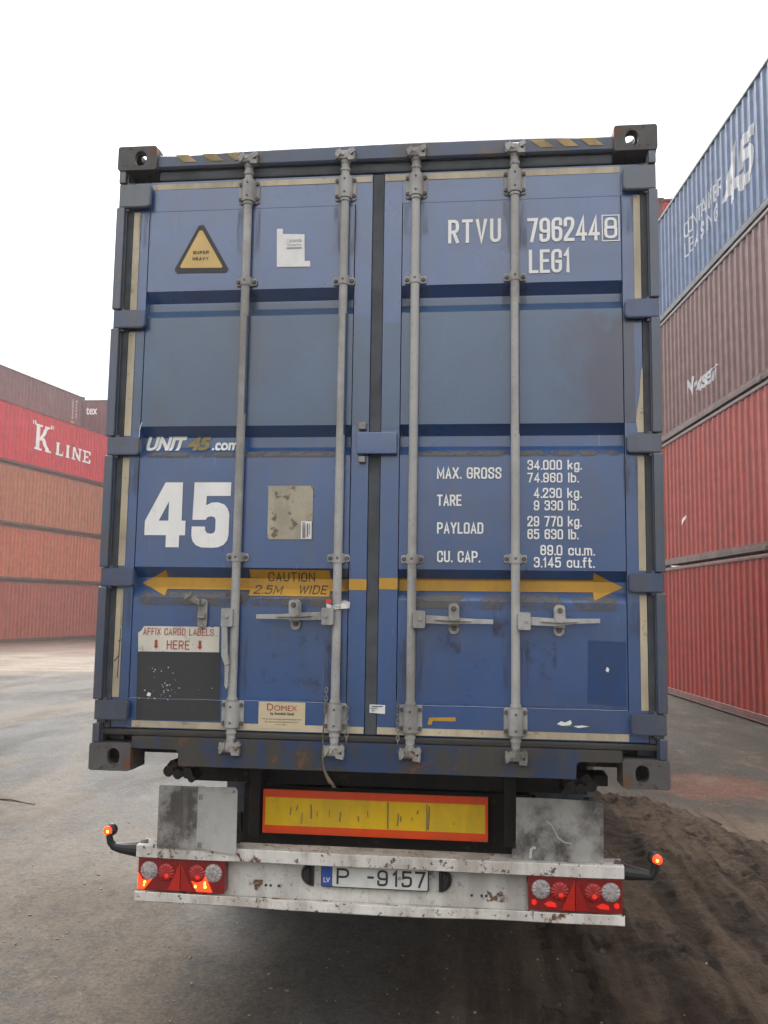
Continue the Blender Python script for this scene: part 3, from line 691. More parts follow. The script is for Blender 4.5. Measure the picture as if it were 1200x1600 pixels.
bmesh.ops.subdivide_edges(bm, edges=[e for e in bm.edges if abs(e.verts[0].co.x - e.verts[1].co.x) > 1], cuts=16)
for v in bm.verts:
    if v.co.z > 2.84: v.co.z += 0.004 * math.sin(v.co.x * 2.7 + 1) - 0.010 * math.exp(-((v.co.x + .93) / .15) ** 2) - 0.008 * math.exp(-((v.co.x - .95) / .12) ** 2)
hd = obj("header_beam", bm, paint("header_paint", (0.03, 0.055, 0.125, 1), grime=.75, rust=.12, rough=.45, coat=.3), box_c)
bm = B(); box(bm, -1.06, 1.06, 0.040, 0.115, 2.738, 2.788, 0.012); obj("header_gasket", bm, M['rubber'], box_c)
for x in (-0.93, -0.80, -0.685, 0.735, 0.845, 0.955):
    bm = B(); flat(bm, [(x, 2.815), (x + .062, 2.815), (x + .018, 2.852), (x - .045, 2.852)]); drape(bm, lambda a, z: 0.018, off=.003)
    obj("hazard_stripe", bm, paint("worn_yellow_stripe", (0.46, 0.32, 0.10, 1), grime=.5, rust=.15) if x == -0.93 else bpy.data.materials["worn_yellow_stripe"], hd, sharp=0)
bm = B()     # sill with the two cut-outs beside the castings
prism(bm, [(-1.06, 0.150), (-1.06, 0.100), (-1.030, 0.098), (-0.862, 0.098), (-0.848, 0.086), (-0.846, 0.028), (0.870, 0.030), (0.872, 0.090), (0.884, 0.102), (1.035, 0.102), (1.06, 0.104), (1.06, 0.150)], 0.012, 0.030, 'y')
box(bm, -1.06, 1.06, 0.030, 0.14, 0.118, 0.142)
for x0, x1 in ((-0.846, -0.83), (0.855, 0.870)): box(bm, x0, x1, 0.030, 0.17, 0.03, 0.117)
box(bm, -0.83, 0.855, 0.030, 0.05, 0.032, 0.117)
sl = obj("door_sill", bm, M['sill'], box_c)
bm = B(); box(bm, -1.206, 1.206, 0.028, 0.115, 0.151, 0.176, 0.006); obj("sill_gasket", bm, paint("muddy_rubber", (0.04, 0.037, 0.033, 1), grime=.7, rust=0, rough=.8), box_c)
bm = B(); wall_sheet(bm, LC, 0.155, HC - 0.095, corr)
for v in bm.verts: v.co = Vector((-1.245 + v.co.y, v.co.x, v.co.z))
obj("side_wall", bm, M['blue'], box_c, sharp=0)
bm = B(); wall_sheet(bm, LC, 0.155, HC - 0.095, corr)
for v in bm.verts: v.co = Vector((1.245 - v.co.y, v.co.x, v.co.z))
obj("side_wall", bm, M['blue'], box_c, sharp=0)
bm = B()
for s in (-1, 1):
    for z0, z1 in ((0.03, 0.16), (HC - .1, HC - .04)): box(bm, min(s * 1.19, s * 1.243), max(s * 1.19, s * 1.243), 0.178, LC - .178, z0, z1)
obj("side_rail", bm, M['blue2'], box_c)
bm = B(); box(bm, -1.19, 1.19, 0.12, LC - .1, HC - .05, HC - .03); obj("roof", bm, M['blue'], box_c)
bm = B(); box(bm, -1.19, 1.19, LC - .06, LC - .02, 0.05, HC - .06); obj("front_wall", bm, M['blue'], box_c)
bm = B(); box(bm, -1.19, 1.19, 0.142, LC - .06, 0.12, 0.15)
for k in range(44): box(bm, -1.19, 1.19, 0.18 + k * .3, 0.24 + k * .3, 0.055, 0.119)
obj("floor", bm, M['chassis'], box_c)

# doors
def door_leaf(s):
    xo, xi = s * 1.178, s * (0.030 if s < 0 else 0.024)
    a, b = min(xo, xi), max(xo, xi)
    pa, pb = (-1.10, -0.11) if s < 0 else (0.108, 1.095)
    bm = B()
    for r in ((a, pa), (pb, b)): box(bm, r[0], r[1], YF - 0.002, 0.098, 0.180, 2.736, 0.004)       # stiles
    for z0, z1 in ((0.180, 0.312), (2.588, 2.736)): box(bm, pa - .001, pb + .001, YF - 0.0015, 0.098, z0, z1, 0.002)
    zs = [0.310] + ZF + [2.590]
    cols = [pa + 0.003, pb - 0.003]
    vs = [[bm.verts.new((x, prof(z), z)) for x in cols] for z in zs]
    for p, q in zip(vs, vs[1:]): bm.faces.new((p[0], p[1], q[1], q[0]))
    for x in cols:                        # groove ends close against the stile
        for zt, zb in GRO:
            f = [bm.verts.new((x, YF, zt)), bm.verts.new((x, YG, zt - .047)), bm.verts.new((x, YG, zb + .045)), bm.verts.new((x, YF, zb))]
            bm.faces.new(f)
    return obj("door", bm, M['blue'], box_c)
DL, DR = door_leaf(-1), door_leaf(1)
def film(parent, name, polys, mat, off=0.003, label=None, holes=()):
    bm = B()
    for i, p in enumerate(polys): flat(bm, p, holes if i == 0 else (), y=-0.0006 * i)
    drape(bm, surf, zs=ZF, off=off); return obj(name, bm, mat, parent, sharp=0, label=label)
def words(parent, items, mat, off=0.004, name="lettering", sq=0.6, bold=0.015, shear=0.0, font=True, wr=.44, th=.13, gap=.25, slant=0.0):
    bm = B()
    for it in items:
        if font: text(bm, *it[:5], **dict(dict(sq=sq, bold=bold, shear=shear), **(it[5] if len(it) > 5 else {})))
        else: strokes(bm, *it[:5], **dict(dict(wr=wr, th=th, gap=gap, slant=slant), **(it[5] if len(it) > 5 else {})))
    drape(bm, surf, zs=ZF, off=off); return obj(name, bm, mat, parent, sharp=0)
bm = B(); box(bm, -0.029, 0.023, 0.0515, 0.098, 0.18, 2.735, .004); obj("centre_gasket", bm, M['rubber'], box_c)
def bolt(bm, x, y, z, r=0.009, h=0.007, mi=0):
    cyl(bm, (x, y, z), (x, y - h, z), r, r * .8, 8, mi=mi)
for s, D in ((-1, DL), (1, DR)):
    for i, (z0, z1) in enumerate(HZ):
        bm = B(); cr = (0, 0, 1, 1) if s > 0 else (1, 1, 0, 0)
        xa, xb = (-1.240, -1.086) if s < 0 else (1.098, 1.242)
        prism(bm, rrect(xa, xb, z0, z1, 0.018, 4, cr), 0.010, 0.034, 'y')
        bmesh.ops.bevel(bm, geom=[e for e in bm.edges if abs(e.verts[0].co.y - .010) < 1e-5 and abs(e.verts[1].co.y - .010) < 1e-5], offset=.004, segments=2, affect='EDGES')
        cx = s * 1.206
        cyl(bm, (cx, 0.040, z0 - .012), (cx, 0.040, z1 + .012), 0.016)
        box(bm, min(s * 1.1, s * 1.17), max(s * 1.1, s * 1.17), 0.034, 0.052, z0 + .012, z1 - .012)
        obj("hinge", bm, M['blue3'] if i % 2 else M['blue2'], D)
    # cream tape along the edges, broken at the hinges
    for i in range(4):
        zt, zb = HZ[i][0] - .012, HZ[i + 1][1] + .012
        p = rect(-1.176, -1.143, zb, zt) if s < 0 else rect(1.146, 1.176, zb, zt)
        if s > 0 and i == 1: p = [(1.150, zb), (1.176, zb), (1.176, zt - .20), (1.168, zt - .22), (1.160, zt - .33), (1.148, zt - .40), (1.144, zb + .05)]
        film(D, "reflective_strip", [p], M['cream'])
    film(D, "reflective_strip", [rect(-1.085, -.034, 2.697, 2.724) if s < 0 else rect(.026, 1.09, 2.698, 2.727)], M['cream'])
    film(D, "reflective_strip", [rect(-1.079, -.032, 0.185, 0.214) if s < 0 else rect(.026, 1.094, 0.185, 0.215)], M['cream'])
    # the middle panel was painted over once more
    film(D, "overpainted_panel", [rect(*((-1.0965, -.1125) if s < 0 else (.1115, 1.0915)), 1.549, 2.139), rect(*((-1.140, -1.101) if s < 0 else (.030, .107)), 1.53, 2.02), rect(*((-.108, -.034) if s < 0 else (1.096, 1.142)), 1.55, 2.05)], M['over'] if s < 0 else M['over_r'], off=.0014, label="matt grey-blue overpainted middle panel")

# left door: signs and lettering
tri = film(DL, "warning_triangle", [[(-.955, 2.283), (-.718, 2.280), (-.706, 2.296), (-.832, 2.514), (-.856, 2.515), (-.968, 2.300)]], M['dark'], off=.0030)
film(tri, "triangle_face", [[(-.935, 2.307), (-.739, 2.303), (-.735, 2.310), (-.838, 2.488), (-.852, 2.488), (-.940, 2.315)]], M['sign_yellow'], off=.0045)
words(tri, [("SUPER", -.878, -.803, 2.372, 2.388), ("HEAVY", -.880, -.803, 2.342, 2.358)], M['dark'], off=.006, font=False, wr=.7, th=.2, gap=.5)
sh = film(DL, "paper_notice", [[(-.475, 2.300), (-.317, 2.297), (-.318, 2.325), (-.344, 2.325), (-.348, 2.454), (-.451, 2.459), (-.451, 2.484), (-.480, 2.485)]], M['paper'], off=.0035)
words(sh, [("| Joanda", -.43, -.36, 2.412, 2.436), ("teeqplies", -.43, -.36, 2.398, 2.410), ("________", -.43, -.36, 2.386, 2.392)], plain("grey_print", (.3, .3, .32, 1), .6), off=.0055, sq=.8, bold=.0)
# the big 45
kx, kz = 0.398 / 363.0, 0.298 / 272.0
def px45(p): return [(-1.058 + (x - 200) * kx, 1.288 - (y - 356) * kz) for x, y in p]
four = px45([(283, 356), (358, 356), (358, 517), (375, 517), (375, 578), (350, 578), (350, 628), (293, 628), (293, 578), (200, 578), (200, 518)])
hole = px45([(301, 436), (301, 517), (260, 517)])
five = px45([(408, 356), (565, 356), (564, 413), (462, 413), (461, 452), (485, 441), (512, 440), (538, 449), (554, 467), (561, 490), (560, 575), (555, 598), (541, 616), (520, 626), (494, 629), (446, 628), (422, 618), (408, 602), (402, 580), (402, 541), (459, 541), (460, 556), (468, 568), (484, 571), (498, 567), (503, 556), (503, 512), (498, 502), (484, 498), (468, 502), (461, 513), (404, 513)])
bm = B(); flat(bm, four, [hole]); flat(bm, five); drape(bm, surf, zs=ZF, off=.003); obj("lettering", bm, M['white'], DL, sharp=0, label="large white 45")
words(DL, [("UNIT", -1.082, -.886, 1.440, 1.508, dict(shear=.3, sq=1.0, bold=.05))], M['white'], off=.004)
words(DL, [("45", -.882, -.770, 1.440, 1.508, dict(shear=.25, sq=1.0, bold=.05))], M['tan'], off=.004)
words(DL, [(".com", -.766, -.642, 1.440, 1.480, dict(sq=1.0, bold=.035))], M['white'], off=.004)
pl = film(DL, "blank_metal_plate", [rect(-.484, -.279, 1.029, 1.272)], M['sheet'], off=.005)
bc = film(pl, "barcode_label", [rect(-.330, -.282, 1.032, 1.111)], M['paper'], off=.0065)
film(bc, "barcode", [rect(-.325 + .0052 * k, -.325 + .0052 * k + .0024, 1.038, 1.105) for k in range(8)], M['dark'], off=.0075) if False else None
film(pl, "barcode", [rect(-.323, -.309, 1.037 + .005 * k, 1.037 + .005 * k + .0026) for k in range(14)] + [rect(-.301, -.297, 1.04, 1.10), rect(-.292, -.289, 1.05, 1.10)], M['dark'], off=.0078)
film(DL, "width_arrow", [[(-1.074, .828), (-.952, .770), (-.951, .801), (-.110, .801), (-.110, .856), (-.951, .856), (-.952, .888)]], M['yellow'], off=.003)
film(DL, "width_arrow", [rect(-.109, -.030, .806, .855)], M['yellow'])
film(DR, "width_arrow", [[(1.086, .832), (.957, .773), (.957, .809), (.112, .807), (.112, .862), (.957, .862), (.957, .892)]], M['yellow'], off=.003)
film(DR, "width_arrow", [rect(.026, .108, .811, .861)], M['yellow'])
ca = film(DL, "caution_sign", [rect(-.564, -.198, .776, .893)], M['yellow'], off=.0045)
words(ca, [("CAUTION", -.484, -.270, .842, .882), ("2.5M", -.545, -.417, .784, .824), ("WIDE", -.342, -.213, .786, .826)], M['dark'], off=.006, font=False, wr=.6, th=.13, gap=.33, slant=.14)
af = film(DL, "cargo_label_sign", [[(-1.063, .519), (-.688, .522), (-.690, .634), (-.712, .635), (-.72, .630), (-.735, .634), (-1.04, .632), (-1.052, .612), (-1.066, .602)]], M['labelwhite'], off=.004)
words(af, [("AFFIX CARGO LABELS .", -1.042, -.697, .594, .625), ("HERE", -.930, -.825, .531, .571)], M['redprint'], off=.0055, font=False, wr=.5, th=.11, gap=.28)
film(af, "down_arrow", [[(-.986, .572), (-.974, .572), (-.974, .545), (-.968, .545), (-.980, .532), (-.992, .545), (-.986, .545)], [(-.783, .572), (-.771, .572), (-.771, .545), (-.765, .545), (-.777, .532), (-.789, .545), (-.783, .545)]], M['redprint'], off=.0055)
film(DL, "black_square", [[(-1.066, .517), (-.682, .520), (-.675, .222), (-1.060, .218)]], M['black'], off=.003)
rg = random.Random(11); bm = B()
for cx, cz, n in ((-.955, .43, 9), (-.94, .36, 14), (-1.01, .33, 6), (-.94, .327, 10), (-.74, .35, 3)):
    for _ in range(n):
        x, z, w = cx + rg.gauss(0, .022), cz + rg.gauss(0, .02), rg.uniform(.002, .007)
        flat(bm, [(x, z), (x + w, z + rg.uniform(-.003, .003)), (x + w * .7, z + w * .6), (x - w * .2, z + w * .4)])
flat(bm, [(-1.015, .325), (-.998, .320), (-.994, .334), (-1.008, .340)])
drape(bm, surf, off=.0045); obj("paint_chips", bm, M['paper'], DL, sharp=0)
dm = film(DL, "steel_maker_label", [rect(-.500, -.291, .196, .311)], M['paleyellow'], off=.006)
words(dm, [("D", -.462, -.434, .274, .304), ("OMEX", -.430, -.327, .274, .297)], M['redprint'], off=.0075, sq=.9, bold=.0)
words(dm, [("by Swedish Steel", -.447, -.341, .252, .268), ("We use environmentally adapted lightweight steel", -.483, -.309, .233, .241, dict(bold=0)), ("for improved load capacity of the unit", -.470, -.322, .221, .229, dict(bold=0)), ("and lower weight", -.425, -.375, .211, .217, dict(bold=0))], M['dark'], off=.0075)
cb_ = film(DR, "small_white_label", [[(-.008, .276), (.060, .272), (.061, .310), (-.007, .311)]], M['paper'], off=.004)
words(cb_, [("________", .0, .05, .302, .306), ("INSPECT", -.002, .03, .291, .298), ("2007 -", .0, .02, .282, .288)], M['dark'], off=.0055)
bm = B()     # the label bridges the gap between the leaves
for v in cb_.data.vertices: v.co.y = .044
for c in cb_.children:
    for v in c.data.vertices: v.co.y = .042
# worn off paint at the edge of the left door's panel, pen marks on the tape
film(DL, "bare_scratch", [[(-1.103, 1.50), (-1.099, 1.50), (-1.100, 1.53), (-1.095, 1.555), (-1.090, 1.57), (-1.096, 1.566), (-1.102, 1.54)]], M['paper'], off=.004)
film(DL, "pen_scribble", [[(-1.150, .62), (-1.146, .62), (-1.152, .40), (-1.156, .40)], [(-1.170, .47), (-1.148, .50), (-1.148, .507), (-1.172, .476)], [(-1.156, .56), (-1.144, .565), (-1.144, .571), (-1.156, .566)]], M['dark'], off=.0045)

# right door
words(DR, [("RTVU", .322, .557, 2.388, 2.500, dict(gap=.36)), ("796244", .680, .996, 2.382, 2.496), ("8", 1.018, 1.076, 2.389, 2.488), ("LEG1", .686, .866, 2.237, 2.347)], M['white'], font=False, gap=.28)
film(DR, "check_digit_frame", [rect(1.008, 1.086, 2.377, 2.500)], M['white'], off=.0032, holes=[rect(1.0125, 1.0815, 2.3815, 2.4955)])
words(DR, [("MAX. GROSS", .278, .561, 1.303, 1.354), ("TARE", .279, .386, 1.182, 1.232), ("PAYLOAD", .280, .482, 1.059, 1.109), ("CU. CAP.", .281, .467, .933, .983),
           ("34.000 kg.", .675, .908, 1.329, 1.386), ("74.960 lb.", .674, .894, 1.286, 1.329), ("4.230 kg.", .702, .906, 1.204, 1.262), ("9 330 lb.", .702, .892, 1.163, 1.207),
           ("29 770 kg.", .674, .905, 1.079, 1.138), ("65 630 lb.", .674, .891, 1.037, 1.081), ("89.0 cu.m.", .729, .959, .967, 1.012), ("3.145 cu.ft.", .701, .958, .914, .959)], M['white'], font=False, th=.145, gap=.27)
film(DR, "retouched_patch", [[(.925, .34), (1.085, .33), (1.088, .60), (.930, .605)]], M['patch'], off=.0022)
film(DR, "tape_remnant", [[(.245, .232), (.262, .232), (.268, .248), (.366, .249), (.366, .266), (.252, .262)]], M['yellow'], off=.0035)
film(DR, "torn_sticker", [[(.795, .250), (.812, .262), (.83, .257), (.852, .268), (.858, .256), (.85, .246), (.815, .243)], [(.86, .243), (.90, .247), (.93, .243), (.885, .236)]], M['paper'], off=.004)
film(DR, "torn_sticker", [[(.82, .241), (.86, .249), (.868, .242), (.83, .236)]], plain("green_print", (.03, .16, .08, 1), .6), off=.005)
film(DR, "paint_chip", [[(1.0, .478), (1.012, .470), (1.016, .486), (1.006, .494)]], M['paper'], off=.004)
stn = smudge("brown_smudge", (0.075, 0.055, 0.042, 1), .5, .42, .66, 11)
film(DR, "rust_smudge", [[(.525, .76), (.59, .76), (.60, .60), (.52, .60)]], stn, off=.0022)
film(DR, "rust_smudge", [[(.28, .63), (.38, .63), (.39, .53), (.28, .53)]], stn, off=.0022)

film(DR, "rust_smudge", [rect(.66, .80, .42, .62)], stn, off=.0022); film(DL, "rust_smudge", [rect(-.50, -.14, .33, .62)], smudge("faint_smudge", (0.06, 0.052, 0.05, 1), .4, .5, .62, 6), off=.0022)
run = smudge("run_off", (0.075, 0.06, 0.05, 1), .38, .40, .66, 1.0, (40, 40, 4.0))
rg = random.Random(21)
for D, xx in ((DL, (-.616, -.157)), (DR, (.172, .621))):
    for x in xx:
        for z0, ln in ((2.195, .10), (.925, .16), (2.60, .22), (.62, .28)):
            film(D, "rust_run", [rect(x - .06, x + .06, z0 - ln * rg.uniform(.8, 1.3), z0)], run, off=.0024)
    for zb in (HZ[0][0], HZ[2][0], HZ[3][0]):
        x = -1.12 if D is DL else 1.12
        film(D, "rust_run", [rect(x - .035, x + .03, zb - .2, zb)], run, off=.0042)
drk = smudge("dark_run_off", (0.03, 0.032, 0.04, 1), .55, .42, .6, 14)
for D, xs_ in ((DL, (-1.09, -.115)), (DR, (.115, 1.088))):
    film(D, "grime_band", [rect(xs_[0], xs_[1], .722, .800)], smudge("ledge_dust", (0.13, 0.12, 0.11, 1), .75, .36, .55, 12) if D is DL else bpy.data.materials["ledge_dust"], off=.0016)
    film(D, "grime_band", [rect(xs_[0], xs_[1], 1.400, 1.436)], bpy.data.materials["ledge_dust"], off=.0016)
    film(D, "grime_band", [rect(xs_[0], xs_[1], .18, .33)], drk, off=.0013)
    bm = B(); tube(bm, [(xs_[0] + (xs_[1] - xs_[0]) * k / 12, YF - .0015, .312 + .0012 * math.sin(k * 2.1)) for k in range(13)], .0022, 5); obj("weld_seam", bm, M['blue'], D)
# lock keeper over the seam between the doors
bm = B(); box(bm, -.082, .100, .012, .045, 1.410, 1.510, .006); obj("door_latch", bm, M['blue'], box_c)
bm = B(); box(bm, -.076, -.042, .018, .048, 1.524, 1.556, .004); box(bm, -.073, -.043, .018, .048, 1.374, 1.402, .004); obj("latch_block", bm, M['galvd'], box_c)

# locking bars
RODS = (-.616, -.157, .172, .621); YR = .026
for i, x in enumerate(RODS):
    bm = B(); cyl(bm, (x, YR, .105), (x, YR, 2.80), .0195, n=20)
    for z in (2.603, 2.748, .322, .178): cyl(bm, (x, YR, z - .006), (x, YR, z + .006), .0235, n=20)
    bar = obj("locking_bar", bm, M['galv'], box_c)
    bm = B(); za, zb = ((1.60, 2.06), (1.50, 2.06), (1.72, 1.9), (1.50, 2.09))[i]
    prism(bm, [(x + .0200 * math.cos(R(a)), YR + .0200 * math.sin(R(a))) for a in range(-42, 60, 6)] + [(x + .0188 * math.cos(R(a)), YR + .0188 * math.sin(R(a))) for a in range(54, -48, -6)], za, zb, 'z')
    if i != 2: obj("overspray", bm, M['over'], bar)
    else: bm.free()
    for z0, z1 in ((2.608, 2.722), (.195, .314)):
        bm = B(); prism(bm, rrect(x - .050, x + .050, z0, z1, .012, 3), .040, .048, 'y')
        arc = [(x + .034 * math.cos(R(a)), .046 - .048 * math.sin(R(a))) for a in range(0, 181, 20)]
        prism(bm, arc, z0 + .004, z1 - .004, 'z')
        for sx_ in (-1, 1):
            for zz in (z0 + .02, z1 - .02): bolt(bm, x + sx_ * .040, .040, zz, .010, .010, 1)
        for zz in (z0 + .025, z1 - .025): bolt(bm, x, -.001, zz, .006, .003, 1)
        obj("bearing_bracket", bm, [M['galv'], M['boltd']], bar)
    for zc in ((2.226, 2.219, 2.217, 2.218)[i], (.947, .946, .945, .950)[i]):
        bm = B(); prism(bm, rrect(x - .050, x + .050, zc - .017, zc + .017, .009, 3), .038, .047, 'y')
        arc = [(x + .027 * math.cos(R(a)), .044 - .042 * math.sin(R(a))) for a in range(0, 181, 20)]
        prism(bm, arc, zc - .021, zc + .021, 'z')
        for sx_ in (-1, 1): bolt(bm, x + sx_ * .038, .038, zc, .010, .009, 1)
        bolt(bm, x, .003, zc, .006, .003, 1); obj("guide_bracket", bm, [M['galv'], M['boltd']], bar)
    # cams and their keepers, worn cast claws
    for zc, up in ((2.812, 1), (.112, -1)):
        bm = B(); rg = random.Random(i * 7 + up)
        cyl(bm, (x, YR, zc - up * .035), (x, YR, zc + up * .01), .022, .030, 14)
        box(bm, x - .034, x + .032, -.006, .026, zc - .020, zc + .022, .008)
        prism(bm, [(x - .046, zc + .004), (x - .022, zc + .028), (x - .016, zc + .004), (x - .034, zc - .022)], -.014, .020, 'y')
        prism(bm, [(x + .016, zc + .02), (x + .042, zc + .030), (x + .050, zc + .012), (x + .026, zc - .004)], -.012, .020, 'y')
        prism(bm, [(x + .010, zc - .008), (x + .040, zc - .010), (x + .046, zc - .030), (x + .014, zc - .028)], -.010, .018, 'y')
        bolt(bm, x - .01, -.006, zc, .009, .006)
        for v in bm.verts: v.co += Vector((rg.uniform(-1, 1), rg.uniform(-1, 1), rg.uniform(-1, 1))) * .0018
        obj("cam", bm, M['galvd'] if up < 0 else M['galv'], bar)
        bm = B()
        for dx in (-.045, .036): box(bm, x + dx, x + dx + .012, -.008, .018 if up > 0 else .013, zc - .024, zc + .024, .003)
        obj("cam_keeper", bm, M['galvd'], bar)
def handle(bar, hx, sgn, z, tip_dz, ln):
    bm = B(); a, b = sorted((hx, hx + sgn * .052)); prism(bm, rrect(a, b, z - .037, z + .037, .007, 3), -.012, .040, 'y'); bolt(bm, (a + b) / 2 + .006 * sgn, -.012, z, .009, .006)
    for zz in (z - .028, z + .028): bolt(bm, a + .012, -.012, zz, .004, .002)
    obj("handle_hub", bm, M['galv'], bar)
    x0 = hx + sgn * .053; x1 = x0 + sgn * ln
    bm = B(); pts = [(x0, z - .018), (x0 + (x1 - x0) * .35, z - .019), (x0 + (x1 - x0) * .62, z - .012 + tip_dz * .6), (x1, z - .011 + tip_dz), (x1, z + .009 + tip_dz), (x0 + (x1 - x0) * .62, z + .010 + tip_dz * .6), (x0 + (x1 - x0) * .35, z + .014), (x0, z + .018)]
    prism(bm, pts, -.004, .008, 'y')
    prism(bm, [(x0 + (x1 - x0) * .14, z), (x0 + (x1 - x0) * .4, z + .007), (x0 + (x1 - x0) * .68, z - .002 + tip_dz * .5), (x0 + (x1 - x0) * .4, z - .006)], -.014, -.003, 'y')
    bmesh.ops.bevel(bm, geom=[e for e in bm.edges if all(abs(v.co.y + .004) < 1e-6 for v in e.verts)], offset=.002, segments=1, affect='EDGES')
    obj("handle", bm, M['galv'], bar)
    xc = x0 + (x1 - x0) * .42
    bm = B(); prism(bm, stadium(xc, z + .005, .046, .134), .034, .046, 'y'); bolt(bm, xc, .034, z - .036, .012, .012, 1)
    box(bm, xc - .024, xc + .024, .009, .034, z - .026, z - .018, .002)
    obj("handle_retainer", bm, [M['galv'], M['boltd']], bar)
    bm = B(); prism(bm, [(xc - .021, z + .060), (xc - .012, z + .070), (xc + .012, z + .070), (xc + .021, z + .060), (xc + .022, z + .020), (xc + .026, z + .004), (xc + .004, z - .006), (xc - .018, z + .002), (xc - .020, z + .022)], -.020, -.012, 'y')
    bolt(bm, xc, -.020, z + .048, .012, .010, 1); box(bm, xc - .014, xc + .014, -.012, .036, z + .036, z + .062, .003); obj("handle_catch", bm, [M['galv'], M['boltd']], bar)
bars = [o for o in box_c.children if o.name.startswith("locking_bar")]
handle(bars[1], -.157 - .010, -1, .690, -.006, .292)
handle(bars[2], .172 + .010, 1, .683, -.006, .290)
handle(bars[3], .621 + .010, 1, .682, .006, .290)
# leftmost handle hangs down beside its bar
b0 = bars[0]; bm = B(); prism(bm, rrect(-.668, -.616, .638, .718, .007, 3), -.012, .040, 'y'); bolt(bm, -.642, -.012, .682, .009, .006); obj("handle_hub", bm, M['galv'], b0)
bm = B(); prism(bm, [(-.664, .637), (-.640, .637), (-.634, .52), (-.626, .475), (-.644, .470), (-.660, .51)], -.012, .004, 'y'); prism(bm, [(-.646, .470), (-.628, .470), (-.630, .38), (-.636, .366), (-.644, .38)], -.004, .004, 'y')
bm2 = bm; bolt(bm, -.650, -.012, .56, .004, .002); obj("handle", bm, M['galv'], b0)
bm = B(); prism(bm, stadium(-.768, .693, .044, .132), .034, .046, 'y'); bolt(bm, -.768, .034, .742, .014, .014); bolt(bm, -.768, .034, .64, .010, .008)
box(bm, -.784, -.752, .014, .034, .672, .680, .002); box(bm, -.758, -.752, .014, .034, .680, .694, .002)
prism(bm, [(-.776, .732), (-.770, .752), (-.800, .770), (-.832, .772), (-.838, .752), (-.812, .750)], -.004, .012, 'y'); prism(bm, [(-.838, .752), (-.836, .778), (-.806, .790), (-.804, .774)], -.012, -.002, 'y')
obj("handle_retainer", bm, M['galvd'], b0)
# short safety chains by the bottom brackets
def chain(bar, x, y, zt, n, dx=0.0):
    bm = B()
    for k in range(n):
        c = Vector((x + dx * k, y, zt - .018 * k)); pts = []
        for a in range(13):
            t = 2 * math.pi * a / 12; u, w = .0065 * math.cos(t), .0125 * math.sin(t)
            pts.append(c + (Vector((u, 0, w)) if k % 2 == 0 else Vector((0, u, w))))
        tube(bm, pts, .0022, 5)
    obj("chain", bm, M['galvd'], bar)
chain(bars[1], -.103, .020, .290, 8); chain(bars[2], .117, .020, .318, 13, .0003); chain(bars[1], -.196, .024, .37, 6)

# hung on it: seal strip and cord
bm = B()
prism(bm, [(-.203, .748), (-.180, .744), (-.178, .762), (-.202, .766)], -.0005, .0012, 'y', mi=1)
for a0, a1, z0, z1, w in ((-.200, -.178, .738, .730, .018), (-.136, -.105, .734, .738, .024)):
    prism(bm, [(a0, z0 - w / 2), (a1, z1 - w / 2), (a1, z1 + w / 2), (a0, z0 + w / 2)], .002, .004, 'y')
prism(bm, [(-.182, .752), (-.178, .737), (-.12, .724), (-.104, .726), (-.102, .752), (-.122, .760)], .0465, .048, 'y')
for k in range(3): tube(bm, [(-.157 + .0235 * math.cos(t), YR + .0235 * math.sin(t), .722 + .007 * k + .004 * math.cos(t)) for t in [2 * math.pi * a / 16 for a in range(17)]], .003, 6)
for v in bm.verts: v.co.z += ZB
sl_ = obj("security_seal", bm, [plain("seal_plastic", (.7, .68, .65, 1), .35, vary=.3), plain("seal_red", (.6, .05, .04, 1), .4)], None, sharp=25)
tag(sl_, "white and red plastic seal strip wrapped round the second locking bar above its handle", "seal")
bm = B(); pts = [(-.190, .000, 1.47), (-.198, -.004, 1.40), (-.201, -.010, 1.33), (-.200, -.016, 1.27), (-.198, -.022, 1.225), (-.190, -.026, 1.19), (-.178, -.03, 1.165), (-.162, -.034, 1.142), (-.148, -.036, 1.132)]
tube(bm, pts, [.003, .003, .003, .0035, .004, .0055, .007, .009, .005], 7)
for dx in (-.007, .002, .009): tube(bm, [(-.150, -.036, 1.136), (-.146 + dx, -.036, 1.118)], .0022, 5)
tag(obj("frayed_cord", bm, plain("dirty_cord", (.13, .10, .06, 1), .85, vary=.4)), "short frayed brownish cord dangling from the foot of the second locking bar", "cord")

# ------------------------------------------------------------------ the trailer
tr = thing("semi_trailer", "container trailer with white rear bumper and lit red lamps under the blue container", "trailer", (0, 2.75, 0))
TY = -2.75
def tobj(name, bm, mat, parent=tr, **k):
    if parent is tr:
        for v in bm.verts: v.co.y += TY
    elif parent.type == 'MESH' or parent.parent is tr:
        for v in bm.verts: v.co.y += TY
    return obj(name, bm, mat, parent, **k)
bm = B()
prof_b = [(.320, .785), (.202, .785), (.199, .781), (.199, .733), (.203, .730), (.208, .733), (.208, .774), (.280, .774), (.280, .556), (.208, .556), (.208, .578), (.203, .580), (.199, .577), (.199, .541), (.203, .537), (.290, .537), (.290, .775), (.320, .775)]
prism(bm, prof_b, -1.09, 1.09, 'x')
bmesh.ops.subdivide_edges(bm, edges=[e for e in bm.edges if abs(e.verts[0].co.x - e.verts[1].co.x) > 1], cuts=60)
for v in bm.verts:
    if v.co.y < .215:
        n = noise.noise(Vector((v.co.x * 3, v.co.z * 4, 0))); v.co.z += .003 * n - (.008 if v.co.z < .65 and abs(v.co.x) < .75 else 0) * math.exp(-((v.co.x + .05) / .5) ** 4); v.co.y += .004 * noise.noise(Vector((v.co.x * 2.2, v.co.z * 9, 5)))
bp = tobj("bumper", bm, M['lip'])
bm = B(); box(bm, -.672, .676, .2765, .2795, .560, .772); web = tobj("bumper_panel", bm, M['bump'])
bm = B()
